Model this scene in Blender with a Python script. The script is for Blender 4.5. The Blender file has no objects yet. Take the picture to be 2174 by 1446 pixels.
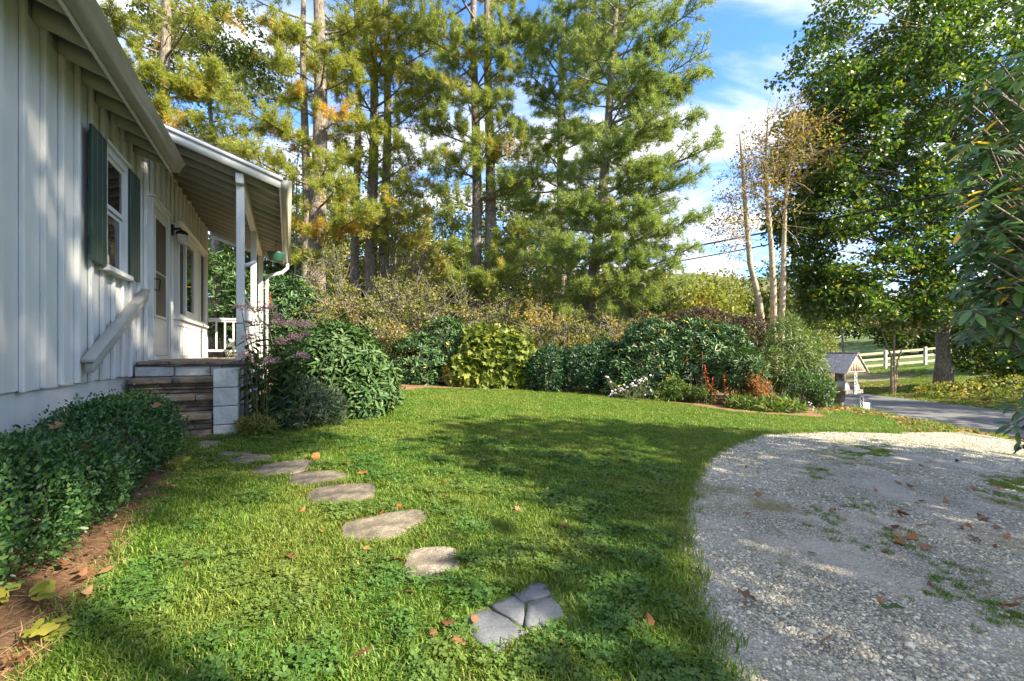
import bpy, bmesh, math, random
import numpy as np
from mathutils import Vector, Matrix
from mathutils.geometry import delaunay_2d_cdt
from mathutils import noise as mnoise
rad = math.radians
SC = bpy.context.scene
COL = SC.collection

# ------------------------------------------------------------------ camera, sky, sun, exposure
CZ = 1.15                       # camera height above the ground it stands over
F = 966.2                       # focal length in photo pixels (16 mm on 36 mm)
CX, HY = 1087.0, 750.0          # photo centre column, horizon row
cam_d = bpy.data.cameras.new('camera')
cam_d.lens = 16.0; cam_d.sensor_width = 36.0
cam_d.shift_y = 27.0 / 2174.0
cam_d.clip_start = 0.05; cam_d.clip_end = 4000
cam = bpy.data.objects.new('camera', cam_d); COL.objects.link(cam)
cam.location = (0, 0, CZ); cam.rotation_euler = (rad(90), 0, 0)
SC.camera = cam

SUN_EL = 33.0
SUN_TO = Vector((0.90, -0.43, 0)).normalized()     # horizontal direction towards the sun
sun_d = bpy.data.lights.new('sun', 'SUN'); sun_d.energy = 5.0; sun_d.angle = rad(0.53)
sun_d.color = (1.0, 0.90, 0.70)
sun = bpy.data.objects.new('sun', sun_d); COL.objects.link(sun)
to_sun = Vector((SUN_TO.x * math.cos(rad(SUN_EL)), SUN_TO.y * math.cos(rad(SUN_EL)), math.sin(rad(SUN_EL))))
sun.rotation_euler = to_sun.to_track_quat('Z', 'Y').to_euler()
sun.location = (20, -8, 30)

W = bpy.data.worlds.new('World'); SC.world = W; W.use_nodes = True
wn, wl = W.node_tree.nodes, W.node_tree.links
wn.clear()
w_out = wn.new('ShaderNodeOutputWorld'); w_bg = wn.new('ShaderNodeBackground')
w_sky = wn.new('ShaderNodeTexSky'); w_sky.sky_type = 'NISHITA'; w_sky.sun_disc = False
w_sky.sun_elevation = rad(SUN_EL); w_sky.sun_rotation = math.atan2(SUN_TO.x, SUN_TO.y)
w_sky.altitude = 900; w_sky.air_density = 1.0; w_sky.dust_density = 0.4; w_sky.ozone_density = 1.6
w_bg.inputs['Strength'].default_value = 0.15
# clouds: a streaky layer on a plane high above, seen along the view direction
w_tc = wn.new('ShaderNodeTexCoord'); w_sep = wn.new('ShaderNodeSeparateXYZ')
wl.new(w_tc.outputs['Generated'], w_sep.inputs[0])
w_z = wn.new('ShaderNodeMath'); w_z.operation = 'ADD'; w_z.inputs[1].default_value = 0.16
wl.new(w_sep.outputs['Z'], w_z.inputs[0])
w_zm = wn.new('ShaderNodeMath'); w_zm.operation = 'MAXIMUM'; w_zm.inputs[1].default_value = 0.05
wl.new(w_z.outputs[0], w_zm.inputs[0])
w_dx = wn.new('ShaderNodeMath'); w_dx.operation = 'DIVIDE'; w_dy = wn.new('ShaderNodeMath'); w_dy.operation = 'DIVIDE'
wl.new(w_sep.outputs['X'], w_dx.inputs[0]); wl.new(w_zm.outputs[0], w_dx.inputs[1])
wl.new(w_sep.outputs['Y'], w_dy.inputs[0]); wl.new(w_zm.outputs[0], w_dy.inputs[1])
w_cb = wn.new('ShaderNodeCombineXYZ'); wl.new(w_dx.outputs[0], w_cb.inputs[0]); wl.new(w_dy.outputs[0], w_cb.inputs[1])
w_mp = wn.new('ShaderNodeMapping'); w_mp.inputs['Rotation'].default_value = (0, 0, rad(-28))
w_mp.inputs['Scale'].default_value = (0.42, 1.15, 1); w_mp.inputs['Location'].default_value = (3.1, 1.7, 0)
wl.new(w_cb.outputs[0], w_mp.inputs[0])
w_n = wn.new('ShaderNodeTexNoise'); w_n.inputs['Scale'].default_value = 2.3; w_n.inputs['Detail'].default_value = 9
w_n.inputs['Roughness'].default_value = 0.55; w_n.inputs['Distortion'].default_value = 0.25
wl.new(w_mp.outputs[0], w_n.inputs['Vector'])
w_r = wn.new('ShaderNodeMapRange'); w_r.inputs['From Min'].default_value = 0.39; w_r.inputs['From Max'].default_value = 0.60
w_r.interpolation_type = 'SMOOTHSTEP'
wl.new(w_n.outputs['Fac'], w_r.inputs['Value'])
w_tint = wn.new('ShaderNodeMix'); w_tint.data_type = 'RGBA'; w_tint.blend_type = 'MULTIPLY'
w_tint.inputs[0].default_value = 1.0; w_tint.inputs[7].default_value = (0.47, 0.70, 1.0, 1)
wl.new(w_sky.outputs[0], w_tint.inputs[6])
w_mix = wn.new('ShaderNodeMix'); w_mix.data_type = 'RGBA'
w_mix.inputs[7].default_value = (2.7, 2.75, 2.9, 1)
wl.new(w_r.outputs[0], w_mix.inputs[0]); wl.new(w_tint.outputs[2], w_mix.inputs[6])
wl.new(w_mix.outputs[2], w_bg.inputs['Color']); wl.new(w_bg.outputs[0], w_out.inputs['Surface'])

SC.view_settings.view_transform = 'Standard'
try: SC.view_settings.look = 'None'
except Exception: pass
SC.view_settings.exposure = 1.85; SC.view_settings.gamma = 1.0
SC.view_settings.use_curve_mapping = False
SC.cycles.use_denoising = True
SC.cycles.max_bounces = 6; SC.cycles.transparent_max_bounces = 4
SC.cycles.diffuse_bounces = 3; SC.cycles.glossy_bounces = 2; SC.cycles.transmission_bounces = 3
SC.cycles.caustics_reflective = False; SC.cycles.caustics_refractive = False

# ------------------------------------------------------------------ helpers
def sstep(a, b, x):
    t = np.clip((np.asarray(x, float) - a) / (b - a), 0, 1); return t * t * (3 - 2 * t)
def zg(x, y):
    """height of the terrain"""
    x = np.asarray(x, float); y = np.asarray(y, float)
    lin = -0.05 * np.clip(x, -9, 9.5) + 0.02 * np.clip(y, -6, 13) + 0.012 * np.clip(y - 16, 0, 60)
    lin = lin + 0.015 * np.sin(x * 1.3 + 0.4) * np.sin(y * 1.1) * sstep(1.5, 4, np.hypot(x, y))
    road = -0.655 + 0 * x
    w = sstep(7.9, 10.5, x)
    z = lin * (1 - w) + road * w
    t = np.clip(x - 15.6, 0, None)
    z = z + 0.085 * np.clip(t, 0, 60) + 0.05 * np.clip(t - 13, 0, 60)
    return z
def zg1(x, y): return float(zg(x, y))
def at(px, py, d):
    return Vector(((px - CX) / F * d, d, CZ + (HY - py) / F * d))
def gpt(px, py, off=0.0):
    """photo pixel -> point on the terrain"""
    kx, kz = (px - CX) / F, (HY - py) / F
    d0, d1 = 0.2, 0.2
    while d1 < 80 and CZ + kz * d1 > zg1(kx * d1, d1): d0 = d1; d1 *= 1.04
    for _ in range(30):
        m = 0.5 * (d0 + d1)
        if CZ + kz * m > zg1(kx * m, m): d0 = m
        else: d1 = m
    return Vector((kx * d1, d1, zg1(kx * d1, d1) + off))
def gx(px, d):                   # ground point in photo column px at distance d
    x = (px - CX) / F * d
    return Vector((x, d, zg1(x, d)))

class MB:
    """collects faces; build() links them as one mesh object"""
    def __init__(s): s.v = []; s.f = {3: [], 4: []}; s.n = 0; s.poly = []
    def add(s, v, f):
        v = np.asarray(v, float).reshape(-1, 3); f = np.asarray(f, int)
        if len(f): s.f[f.shape[1]].append(f + s.n)
        s.v.append(v); s.n += len(v)
    def addpoly(s, v, faces):
        v = np.asarray(v, float).reshape(-1, 3)
        for f in faces:
            if len(f) in (3, 4): s.f[len(f)].append(np.array([f]) + s.n)
            else: s.poly.append([i + s.n for i in f])
        s.v.append(v); s.n += len(v)
    def box(s, a, b):
        x0, y0, z0 = a; x1, y1, z1 = b
        v = [(x0,y0,z0),(x1,y0,z0),(x1,y1,z0),(x0,y1,z0),(x0,y0,z1),(x1,y0,z1),(x1,y1,z1),(x0,y1,z1)]
        s.add(v, [(0,3,2,1),(4,5,6,7),(0,1,5,4),(1,2,6,5),(2,3,7,6),(3,0,4,7)])
    def tube(s, pts, r, n=8, cap=True):
        pts = [Vector(p) for p in pts]; k = len(pts)
        if not hasattr(r, '__len__'): r = [r] * k
        t0 = (pts[1] - pts[0]).normalized()
        up = Vector((0, 0, 1)) if abs(t0.z) < 0.9 else Vector((1, 0, 0))
        nx = t0.cross(up).normalized(); V = []
        ang = np.arange(n) * 2 * math.pi / n
        for i, p in enumerate(pts):
            t = (pts[min(i+1,k-1)] - pts[max(i-1,0)]).normalized()
            nx = (nx - t * nx.dot(t)).normalized(); ny = t.cross(nx)
            V.append(np.array(p)[None] + r[i] * (np.cos(ang)[:,None]*np.array(nx)[None] + np.sin(ang)[:,None]*np.array(ny)[None]))
        V = np.concatenate(V); fs = []
        for i in range(k-1):
            for j in range(n):
                a = i*n+j; b = i*n+(j+1)%n; fs.append((a, b, b+n, a+n))
        base = s.n; s.add(V, fs)
        if cap and n > 2:
            s.poly.append([base + j for j in range(n)][::-1]); s.poly.append([base + (k-1)*n + j for j in range(n)])
    def mesh(s, name, mat=None, smooth=False, off=None):
        me = bpy.data.meshes.new(name)
        V = np.concatenate(s.v) if s.v else np.zeros((0,3))
        if off is not None: V = V - np.array(off)
        f3 = np.concatenate(s.f[3]) if s.f[3] else np.zeros((0,3), int)
        f4 = np.concatenate(s.f[4]) if s.f[4] else np.zeros((0,4), int)
        lens = [3]*len(f3) + [4]*len(f4) + [len(p) for p in s.poly]
        loops = np.concatenate([f3.ravel(), f4.ravel(), np.array([i for p in s.poly for i in p], int)]).astype(np.int32)
        me.vertices.add(len(V)); me.vertices.foreach_set('co', V.astype(np.float32).ravel())
        me.loops.add(len(loops)); me.loops.foreach_set('vertex_index', loops)
        st = np.concatenate([[0], np.cumsum(lens)[:-1]]).astype(np.int32) if lens else np.zeros(0, np.int32)
        me.polygons.add(len(lens)); me.polygons.foreach_set('loop_start', st)
        me.update(calc_edges=True); me.validate(verbose=False)
        if smooth: me.polygons.foreach_set('use_smooth', np.ones(len(me.polygons), bool))
        if mat: me.materials.append(mat)
        return me
    def build(s, name, mat=None, parent=None, smooth=False, off=None):
        return link(name, s.mesh(name, mat, smooth, off), parent)

def link(name, data, parent=None):
    o = bpy.data.objects.new(name, data); COL.objects.link(o)
    if parent is not None: o.parent = parent
    return o
def tag(o, label=None, cat=None, group=None, kind=None):
    if label: o['label'] = label
    if cat: o['category'] = cat
    if group: o['group'] = group
    if kind: o['kind'] = kind
    return o
def thing(name, label, cat, loc=(0,0,0), rotz=0, group=None):
    o = bpy.data.objects.new(name, None); COL.objects.link(o)
    o.location = loc; o.rotation_euler = (0, 0, rotz); o.empty_display_size = 0.1
    return tag(o, label, cat, group)
def box_mesh(name, a, b, mat, bev=0.004, seg=1):
    bm = bmesh.new(); bmesh.ops.create_cube(bm, size=1.0)
    d = [b[i]-a[i] for i in range(3)]; c = [(b[i]+a[i])/2 for i in range(3)]
    for v in bm.verts: v.co = Vector((v.co.x*d[0]+c[0], v.co.y*d[1]+c[1], v.co.z*d[2]+c[2]))
    if bev > 0: bmesh.ops.bevel(bm, geom=bm.edges[:], offset=min(bev, min(abs(x) for x in d)*0.3), segments=seg, affect='EDGES', clamp_overlap=True)
    me = bpy.data.meshes.new(name); bm.to_mesh(me); bm.free(); me.materials.append(mat); return me
def box(name, a, b, mat, parent, bev=0.004, rot=None):
    """box from corner a to corner b in the parent's frame"""
    lo = [min(a[i], b[i]) for i in range(3)]; hi = [max(a[i], b[i]) for i in range(3)]
    c = [(lo[i]+hi[i])/2 for i in range(3)]
    me = box_mesh(name, [lo[i]-c[i] for i in range(3)], [hi[i]-c[i] for i in range(3)], mat, bev)
    o = link(name, me, parent); o.location = c
    if rot: o.rotation_euler = rot
    return o

# ------------------------------------------------------------------ materials
def nodes(name):
    m = bpy.data.materials.new(name); m.use_nodes = True
    nt = m.node_tree; b = nt.nodes['Principled BSDF']
    return m, nt.nodes, nt.links, b
def ramp(N, L, fac, cols, interp='LINEAR'):
    r = N.new('ShaderNodeValToRGB'); r.color_ramp.interpolation = interp
    e = r.color_ramp.elements
    while len(e) < len(cols): e.new(0.5)
    for i, c in enumerate(cols):
        p, col = c if isinstance(c[1], (tuple, list)) else (i/(max(1,len(cols)-1)), c)
        e[i].position = p; e[i].color = (*col, 1)
    L.new(fac, r.inputs[0]); return r.outputs[0]
def tnoise(N, L, scale, detail=4, rough=0.55, coord='Object', stretch=None, dist=0.0):
    n = N.new('ShaderNodeTexNoise'); n.inputs['Scale'].default_value = scale; n.inputs['Detail'].default_value = detail
    n.inputs['Roughness'].default_value = rough; n.inputs['Distortion'].default_value = dist
    if coord == 'World':
        g = N.new('ShaderNodeNewGeometry'); src = g.outputs['Position']
    else:
        t = N.new('ShaderNodeTexCoord'); src = t.outputs[coord]
    if stretch:
        mp = N.new('ShaderNodeMapping'); mp.inputs['Scale'].default_value = stretch
        L.new(src, mp.inputs[0]); src = mp.outputs[0]
    L.new(src, n.inputs['Vector']); return n.outputs['Fac']
def mixc(N, L, fac, a, b, mode='MIX'):
    m = N.new('ShaderNodeMix'); m.data_type = 'RGBA'; m.blend_type = mode
    for sock, v in ((0, fac), (6, a), (7, b)):
        if isinstance(v, (int, float)): m.inputs[sock].default_value = v
        elif isinstance(v, (tuple, list)): m.inputs[sock].default_value = (*v, 1)
        else: L.new(v, m.inputs[sock])
    return m.outputs[2]
def mrange(N, L, v, a, b, c=0.0, d=1.0):
    r = N.new('ShaderNodeMapRange'); r.inputs[1].default_value = a; r.inputs[2].default_value = b
    r.inputs[3].default_value = c; r.inputs[4].default_value = d; L.new(v, r.inputs[0]); return r.outputs[0]
def bump(N, L, b, h, strength=0.4, dist=0.01):
    bp = N.new('ShaderNodeBump'); bp.inputs['Strength'].default_value = strength; bp.inputs['Distance'].default_value = dist
    L.new(h, bp.inputs['Height']); L.new(bp.outputs[0], b.inputs['Normal'])
def island_rand(N, L):
    g = N.new('ShaderNodeNewGeometry'); o = N.new('ShaderNodeObjectInfo')
    a = N.new('ShaderNodeMath'); a.operation = 'ADD'; f = N.new('ShaderNodeMath'); f.operation = 'FRACT'
    L.new(g.outputs['Random Per Island'], a.inputs[0]); L.new(o.outputs['Random'], a.inputs[1]); L.new(a.outputs[0], f.inputs[0])
    return f.outputs[0]
def leaf_mat(name, cols, accent=None, acc=(0.6, 0.7), nscale=1.2, trans=0.35, rough=0.5, spec=0.35, tint=None):
    """foliage: colour differs from leaf to leaf, with patches of an accent colour through the crown"""
    m, N, L, b = nodes(name)
    c = ramp(N, L, island_rand(N, L), cols)
    if accent:
        n = tnoise(N, L, nscale, 3, 0.6, 'World')
        c2 = ramp(N, L, island_rand(N, L), accent)
        c = mixc(N, L, mrange(N, L, n, acc[0], acc[1]), c, c2)
    L.new(c, b.inputs['Base Color']); b.inputs['Roughness'].default_value = rough
    b.inputs['Specular IOR Level'].default_value = spec
    t = N.new('ShaderNodeBsdfTranslucent')
    tc = mixc(N, L, 1.0, c, tint or (1.5, 1.55, 0.7), 'MULTIPLY'); L.new(tc, t.inputs['Color'])
    mx = N.new('ShaderNodeMixShader'); mx.inputs[0].default_value = trans
    out = N['Material Output']
    L.new(b.outputs[0], mx.inputs[1]); L.new(t.outputs[0], mx.inputs[2]); L.new(mx.outputs[0], out.inputs['Surface'])
    return m
def stone_mat(name, cols, scale=6, rough=0.85, bs=0.5, moss=None):
    m, N, L, b = nodes(name)
    n = tnoise(N, L, scale, 8, 0.65); o = N.new('ShaderNodeObjectInfo')
    a = N.new('ShaderNodeMath'); a.operation = 'MULTIPLY_ADD'; a.inputs[1].default_value = 0.5; L.new(o.outputs['Random'], a.inputs[0])
    mr = mrange(N, L, n, 0.3, 0.7, -0.25, 0.75); L.new(mr, a.inputs[2])
    c = ramp(N, L, a.outputs[0], cols)
    if moss:
        c = mixc(N, L, mrange(N, L, tnoise(N, L, 3.1, 5, 0.7, 'World'), 0.55, 0.68), c, moss)
    sp = tnoise(N, L, scale*14, 3, 0.7); c = mixc(N, L, 0.5, c, ramp(N, L, sp, [(0.3,(0.45,)*3),(0.7,(1.25,)*3)]), 'MULTIPLY')
    L.new(c, b.inputs['Base Color']); b.inputs['Roughness'].default_value = rough
    bump(N, L, b, tnoise(N, L, scale*3, 8, 0.7), bs, 0.02); return m
def paint_mat(name, col, dirt=(0.5,0.48,0.42), amt=0.25, rough=0.45, streak=(3,3,0.35), bs=0.15):
    m, N, L, b = nodes(name)
    n = tnoise(N, L, 5, 7, 0.65, 'World', streak)
    c = mixc(N, L, mrange(N, L, n, 0.48, 0.8, 0, amt), col, dirt)
    o = N.new('ShaderNodeObjectInfo'); v = mrange(N, L, o.outputs['Random'], 0, 1, 0.93, 1.03)
    vv = N.new('ShaderNodeCombineColor'); [L.new(v, vv.inputs[i]) for i in range(3)]
    c = mixc(N, L, 1.0, c, vv.outputs[0], 'MULTIPLY')
    sp = tnoise(N, L, 60, 3, 0.6, 'World'); c = mixc(N, L, mrange(N, L, sp, 0.70, 0.74, 0, 0.5), c, dirt)
    L.new(c, b.inputs['Base Color']); b.inputs['Roughness'].default_value = rough
    bump(N, L, b, tnoise(N, L, 14, 6, 0.6, 'World', (4,4,0.5)), bs, 0.01); return m
def plain_mat(name, col, rough=0.5, metal=0.0, var=0.15, scale=20):
    m, N, L, b = nodes(name)
    n = tnoise(N, L, scale, 4)
    c = mixc(N, L, mrange(N, L, n, 0.3, 0.75), tuple(x*(1-var) for x in col), tuple(min(1,x*(1+var)) for x in col))
    L.new(c, b.inputs['Base Color']); b.inputs['Roughness'].default_value = rough; b.inputs['Metallic'].default_value = metal
    return m
def bark_mat(name, cols, stretch=(7,7,1.6), scale=4, bs=0.9):
    m, N, L, b = nodes(name)
    n = tnoise(N, L, scale, 8, 0.65, 'World', stretch); n2 = tnoise(N, L, 9, 5, 0.7, 'World')
    c = ramp(N, L, n, cols)
    c = mixc(N, L, mrange(N, L, n2, 0.52, 0.70, 0, 0.6), c, tuple(min(1,x*1.5+0.03) for x in cols[-1][1]))
    L.new(c, b.inputs['Base Color']); b.inputs['Roughness'].default_value = 0.9
    bump(N, L, b, n, bs, 0.05); return m

M = {}
M['white'] = paint_mat('white_paint', (0.64,0.64,0.625), amt=0.34)
M['trim'] = paint_mat('trim_paint', (0.60,0.60,0.575), amt=0.16)
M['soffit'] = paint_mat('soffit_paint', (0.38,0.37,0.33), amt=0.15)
M['green_paint'] = paint_mat('shutter_green', (0.020,0.050,0.042), (0.04,0.06,0.05), 0.4, 0.4)
M['gutter'] = paint_mat('gutter_enamel', (0.42,0.40,0.33), (0.22,0.20,0.14), 0.5, 0.28, (1,1,1), 0.03)
M['roofing'] = plain_mat('shingle', (0.10,0.10,0.10), 0.9)
M['door'] = paint_mat('door_enamel', (0.55,0.535,0.50), amt=0.08, bs=0.02)
M['black_metal'] = plain_mat('black_metal', (0.015,0.015,0.016), 0.4, 0.6)
M['pot_green'] = plain_mat('green_plastic', (0.03,0.10,0.07), 0.4)
M['flagstone'] = stone_mat('step_stone', [(0.0,(0.11,0.09,0.075)),(0.3,(0.24,0.195,0.15)),(0.55,(0.36,0.24,0.13)),(0.75,(0.34,0.29,0.23)),(1.0,(0.44,0.40,0.34))], 7, 0.85, 0.9)
M['slate'] = stone_mat('thin_stone', [(0.0,(0.105,0.081,0.060)),(0.5,(0.255,0.188,0.130)),(1.0,(0.450,0.338,0.230))], 6, 0.85, 0.7)
M['block'] = stone_mat('concrete_block', [(0.0,(0.45,0.445,0.42)),(1.0,(0.66,0.65,0.62))], 8, 0.9, 0.35, (0.10,0.095,0.075))
M['mortar'] = stone_mat('mortar', [(0.0,(0.12,0.11,0.10)),(1.0,(0.24,0.22,0.20))], 10)
M['path_stone'] = stone_mat('path_stone', [(0.0,(0.07,0.06,0.048)),(0.4,(0.17,0.14,0.10)),(0.7,(0.26,0.215,0.155)),(1.0,(0.38,0.33,0.26))], 8, 0.9, 1.0)
M['soil'] = stone_mat('bare_soil', [(0.0,(0.05,0.05,0.02)),(0.5,(0.13,0.105,0.05)),(1.0,(0.22,0.17,0.09))], 14, 0.95, 0.8)
M['blue_stone'] = stone_mat('blue_stone', [(0.0,(0.112,0.120,0.135)),(1.0,(0.203,0.210,0.225))], 7, 0.8, 0.35)
M['pine_bark'] = bark_mat('pine_bark', [(0.30,(0.044,0.033,0.026)),(0.5,(0.158,0.125,0.096)),(0.7,(0.316,0.269,0.217))])
M['bark'] = bark_mat('grey_bark', [(0.30,(0.06,0.05,0.042)),(0.5,(0.20,0.17,0.14)),(0.7,(0.36,0.32,0.27))], (6,6,2))
M['pale_bark'] = bark_mat('pale_bark', [(0.30,(0.162,0.121,0.081)),(0.5,(0.344,0.274,0.182)),(0.7,(0.526,0.446,0.335))], (5,5,3), bs=0.4)
M['twig'] = bark_mat('dead_twig', [(0.30,(0.10,0.085,0.07)),(0.7,(0.30,0.26,0.22))], (3,3,3))
M['stem'] = plain_mat('green_stem', (0.09,0.10,0.035), 0.6)
M['dry_stem'] = plain_mat('dry_stem', (0.34,0.25,0.13), 0.8)
M['cedar'] = bark_mat('weathered_cedar', [(0.30,(0.224,0.192,0.176)),(0.5,(0.480,0.432,0.400)),(0.7,(0.672,0.608,0.560))], (10,10,10), 3, 0.4)
M['cedar_gable'] = bark_mat('cedar_gable', [(0.30,(0.24,0.15,0.10)),(0.5,(0.40,0.27,0.19)),(0.7,(0.50,0.37,0.28))], (12,12,2), 3, 0.4)
def glass_mat():
    m, N, L, b = nodes('window_glass')
    b.inputs['Base Color'].default_value = (0.012,0.012,0.013,1); b.inputs['Roughness'].default_value = 0.03
    b.inputs['Specular IOR Level'].default_value = 0.55
    n = tnoise(N, L, 2.2, 2, 0.5, 'World'); bump(N, L, b, n, 0.06, 0.05); return m
M['glass'] = glass_mat()
M['cream'] = paint_mat('cream_paint', (0.60,0.50,0.35))
M['screen'] = plain_mat('insect_screen', (0.030,0.022,0.018), 0.55)
M['curtain'] = plain_mat('curtain', (0.36,0.36,0.34), 0.8, scale=6)
def lampglass():
    m, N, L, b = nodes('lamp_glass'); b.inputs['Base Color'].default_value = (0.75,0.73,0.66,1)
    b.inputs['Roughness'].default_value = 0.15; b.inputs['Transmission Weight'].default_value = 0.5
    bump(N, L, b, tnoise(N, L, 50, 2), 0.3, 0.01); return m
M['lampglass'] = lampglass()
# ------------------------------------------------------------------ ground, lawn, drive, road, beds
def inside(poly, X, Y):
    X = np.asarray(X); Y = np.asarray(Y); c = np.zeros(X.shape, bool); n = len(poly)
    for i in range(n):
        x0, y0 = poly[i]; x1, y1 = poly[(i+1) % n]
        if y0 == y1: continue
        t = ((y0 > Y) != (y1 > Y)) & (X < (x1-x0)*(Y-y0)/(y1-y0) + x0); c ^= t
    return c
def resample(poly, step, jit, rng):
    out = []; n = len(poly)
    for i in range(n):
        a = np.array(poly[i]); b = np.array(poly[(i+1) % n]); k = max(1, int(np.linalg.norm(b-a)/step))
        for j in range(k):
            p = a + (b-a)*j/k; out.append(p + rng.normal(0, jit, 2))
    return np.array(out)
def region(name, poly, step, off, mat, jit=0.02, dome=0.0):
    rng = np.random.default_rng(len(name)*7+3)
    bd = resample(poly, step, jit, rng); nb = len(bd)
    lo, hi = bd.min(0), bd.max(0)
    gxx, gyy = np.meshgrid(np.arange(lo[0], hi[0], step), np.arange(lo[1], hi[1], step))
    P = np.stack([gxx.ravel(), gyy.ravel()], 1) + rng.normal(0, step*0.12, (gxx.size, 2))
    P = P[inside([tuple(p) for p in bd], P[:,0], P[:,1])]
    d = np.array([np.min(np.hypot(bd[:,0]-p[0], bd[:,1]-p[1])) for p in P]) if len(P) else np.zeros(0)
    P = P[d > step*0.45]; d = d[d > step*0.45]
    allp = [Vector((float(p[0]), float(p[1]))) for p in np.concatenate([bd, P])]
    ed = [(i, (i+1) % nb) for i in range(nb)]
    vs, es, fs, *_ = delaunay_2d_cdt(allp, ed, [list(range(nb))], 1, 1e-5)
    v = np.array([(p.x, p.y) for p in vs]); dd = np.concatenate([np.zeros(nb), d])
    if len(dd) != len(v): dd = np.zeros(len(v))
    z = zg(v[:,0], v[:,1]) + off + dome*np.minimum(dd/0.5, 1)
    mb = MB(); mb.add(np.column_stack([v, z]), np.array([list(f) for f in fs if len(f) == 3]))
    o = mb.build(name, mat, None, True)
    return tag(o, kind='structure')

def ground_mat():
    m, N, L, b = nodes('ground_soil')
    n = tnoise(N, L, 0.9, 8, 0.7, 'World'); n2 = tnoise(N, L, 14, 6, 0.75, 'World')
    lit = ramp(N, L, n2, [(0.3,(0.07,0.045,0.025)),(0.5,(0.19,0.12,0.05)),(0.68,(0.36,0.25,0.10))])
    gr = ramp(N, L, n2, [(0.3,(0.05,0.09,0.02)),(0.7,(0.14,0.20,0.04))])
    c = mixc(N, L, mrange(N, L, n, 0.46, 0.60), lit, gr)
    # open pasture beyond the road
    g = N.new('ShaderNodeNewGeometry'); s = N.new('ShaderNodeSeparateXYZ'); L.new(g.outputs['Position'], s.inputs[0])
    a = N.new('ShaderNodeMath'); a.operation = 'MULTIPLY_ADD'; a.inputs[1].default_value = 5.0; L.new(n, a.inputs[0]); L.new(s.outputs['X'], a.inputs[2])
    far = ramp(N, L, n2, [(0.3,(0.045,0.085,0.012)),(0.7,(0.10,0.15,0.025))])
    c = mixc(N, L, mrange(N, L, a.outputs[0], 24.5, 26.5), c, far)
    L.new(c, b.inputs['Base Color']); b.inputs['Roughness'].default_value = 0.95
    bump(N, L, b, n2, 0.6, 0.04); return m
def lawn_mat():
    m, N, L, b = nodes('lawn_turf')
    n = tnoise(N, L, 40, 6, 0.75, 'World'); n2 = tnoise(N, L, 1.3, 5, 0.6, 'World')
    c = ramp(N, L, n, [(0.3,(0.06,0.105,0.018)),(0.55,(0.15,0.21,0.035)),(0.75,(0.25,0.28,0.06))])
    c = mixc(N, L, mrange(N, L, n2, 0.58, 0.75, 0, 0.55), c, (0.17,0.16,0.05))
    L.new(c, b.inputs['Base Color']); b.inputs['Roughness'].default_value = 0.9
    bump(N, L, b, n, 0.8, 0.03); return m
def gravel_mat():
    m, N, L, b = nodes('gravel_bed')
    v = N.new('ShaderNodeTexVoronoi'); v.inputs['Scale'].default_value = 85; v.inputs['Randomness'].default_value = 1
    g = N.new('ShaderNodeNewGeometry'); L.new(g.outputs['Position'], v.inputs['Vector'])
    bw = N.new('ShaderNodeRGBToBW'); L.new(v.outputs['Color'], bw.inputs[0])
    c = ramp(N, L, bw.outputs[0], [(0.1,(0.168,0.157,0.124)),(0.5,(0.395,0.359,0.279)),(0.9,(0.712,0.649,0.499))])
    c = mixc(N, L, mrange(N, L, v.outputs['Distance'], 0.30, 0.75, 0, 0.8), c, (0.07,0.07,0.06))
    n = tnoise(N, L, 0.85, 7, 0.68, 'World', dist=0.5)
    dust = mixc(N, L, mrange(N, L, tnoise(N, L, 1.7, 6, 0.65, 'World'), 0.46, 0.62, 0, 0.75), c, (0.46,0.415,0.35))
    c = mixc(N, L, mrange(N, L, n, 0.56, 0.64, 0, 0.85), dust, ramp(N, L, tnoise(N, L, 30, 4, 0.7, 'World'), [(0.35,(0.11,0.10,0.03)),(0.65,(0.22,0.20,0.06))]))
    L.new(c, b.inputs['Base Color']); b.inputs['Roughness'].default_value = 0.9
    bump(N, L, b, v.outputs['Distance'], 0.9, -0.012); return m
def road_mat():
    m, N, L, b = nodes('asphalt')
    n = tnoise(N, L, 120, 3, 0.7, 'World'); n2 = tnoise(N, L, 0.6, 6, 0.6, 'World')
    c = ramp(N, L, n, [(0.35,(0.08,0.08,0.082)),(0.7,(0.17,0.165,0.165))])
    c = mixc(N, L, mrange(N, L, n2, 0.4, 0.7, 0, 0.5), c, (0.15,0.14,0.135))
    L.new(c, b.inputs['Base Color']); b.inputs['Roughness'].default_value = 0.85; bump(N, L, b, n, 0.3, 0.006); return m
def mulch_mat():
    m, N, L, b = nodes('pine_straw_mulch')
    n = tnoise(N, L, 30, 7, 0.75, 'World', (1,3,1), 0.8); n2 = tnoise(N, L, 2, 4, 0.6, 'World')
    c = ramp(N, L, n, [(0.3,(0.08,0.042,0.022)),(0.5,(0.25,0.13,0.06)),(0.7,(0.42,0.25,0.12))])
    c = mixc(N, L, mrange(N, L, n2, 0.5, 0.7, 0, 0.6), c, (0.11,0.06,0.035))
    L.new(c, b.inputs['Base Color']); b.inputs['Roughness'].default_value = 0.95; bump(N, L, b, n, 0.9, 0.03); return m
M['ground'] = ground_mat(); M['lawn'] = lawn_mat(); M['gravel'] = gravel_mat(); M['road'] = road_mat(); M['mulch'] = mulch_mat()

def graded(a, b, fine, lo, hi):
    c = list(np.arange(a, b + 1e-6, fine)); s = fine; x = b
    while x < hi: s *= 1.22; x += s; c.append(x)
    s = fine; x = a; pre = []
    while x > lo: s *= 1.22; x -= s; pre.append(x)
    return np.array(pre[::-1] + c)
xs = graded(-9, 17.5, 0.4, -260, 420); ys = graded(-6, 20, 0.4, -160, 700)
XX, YY = np.meshgrid(xs, ys)
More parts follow.
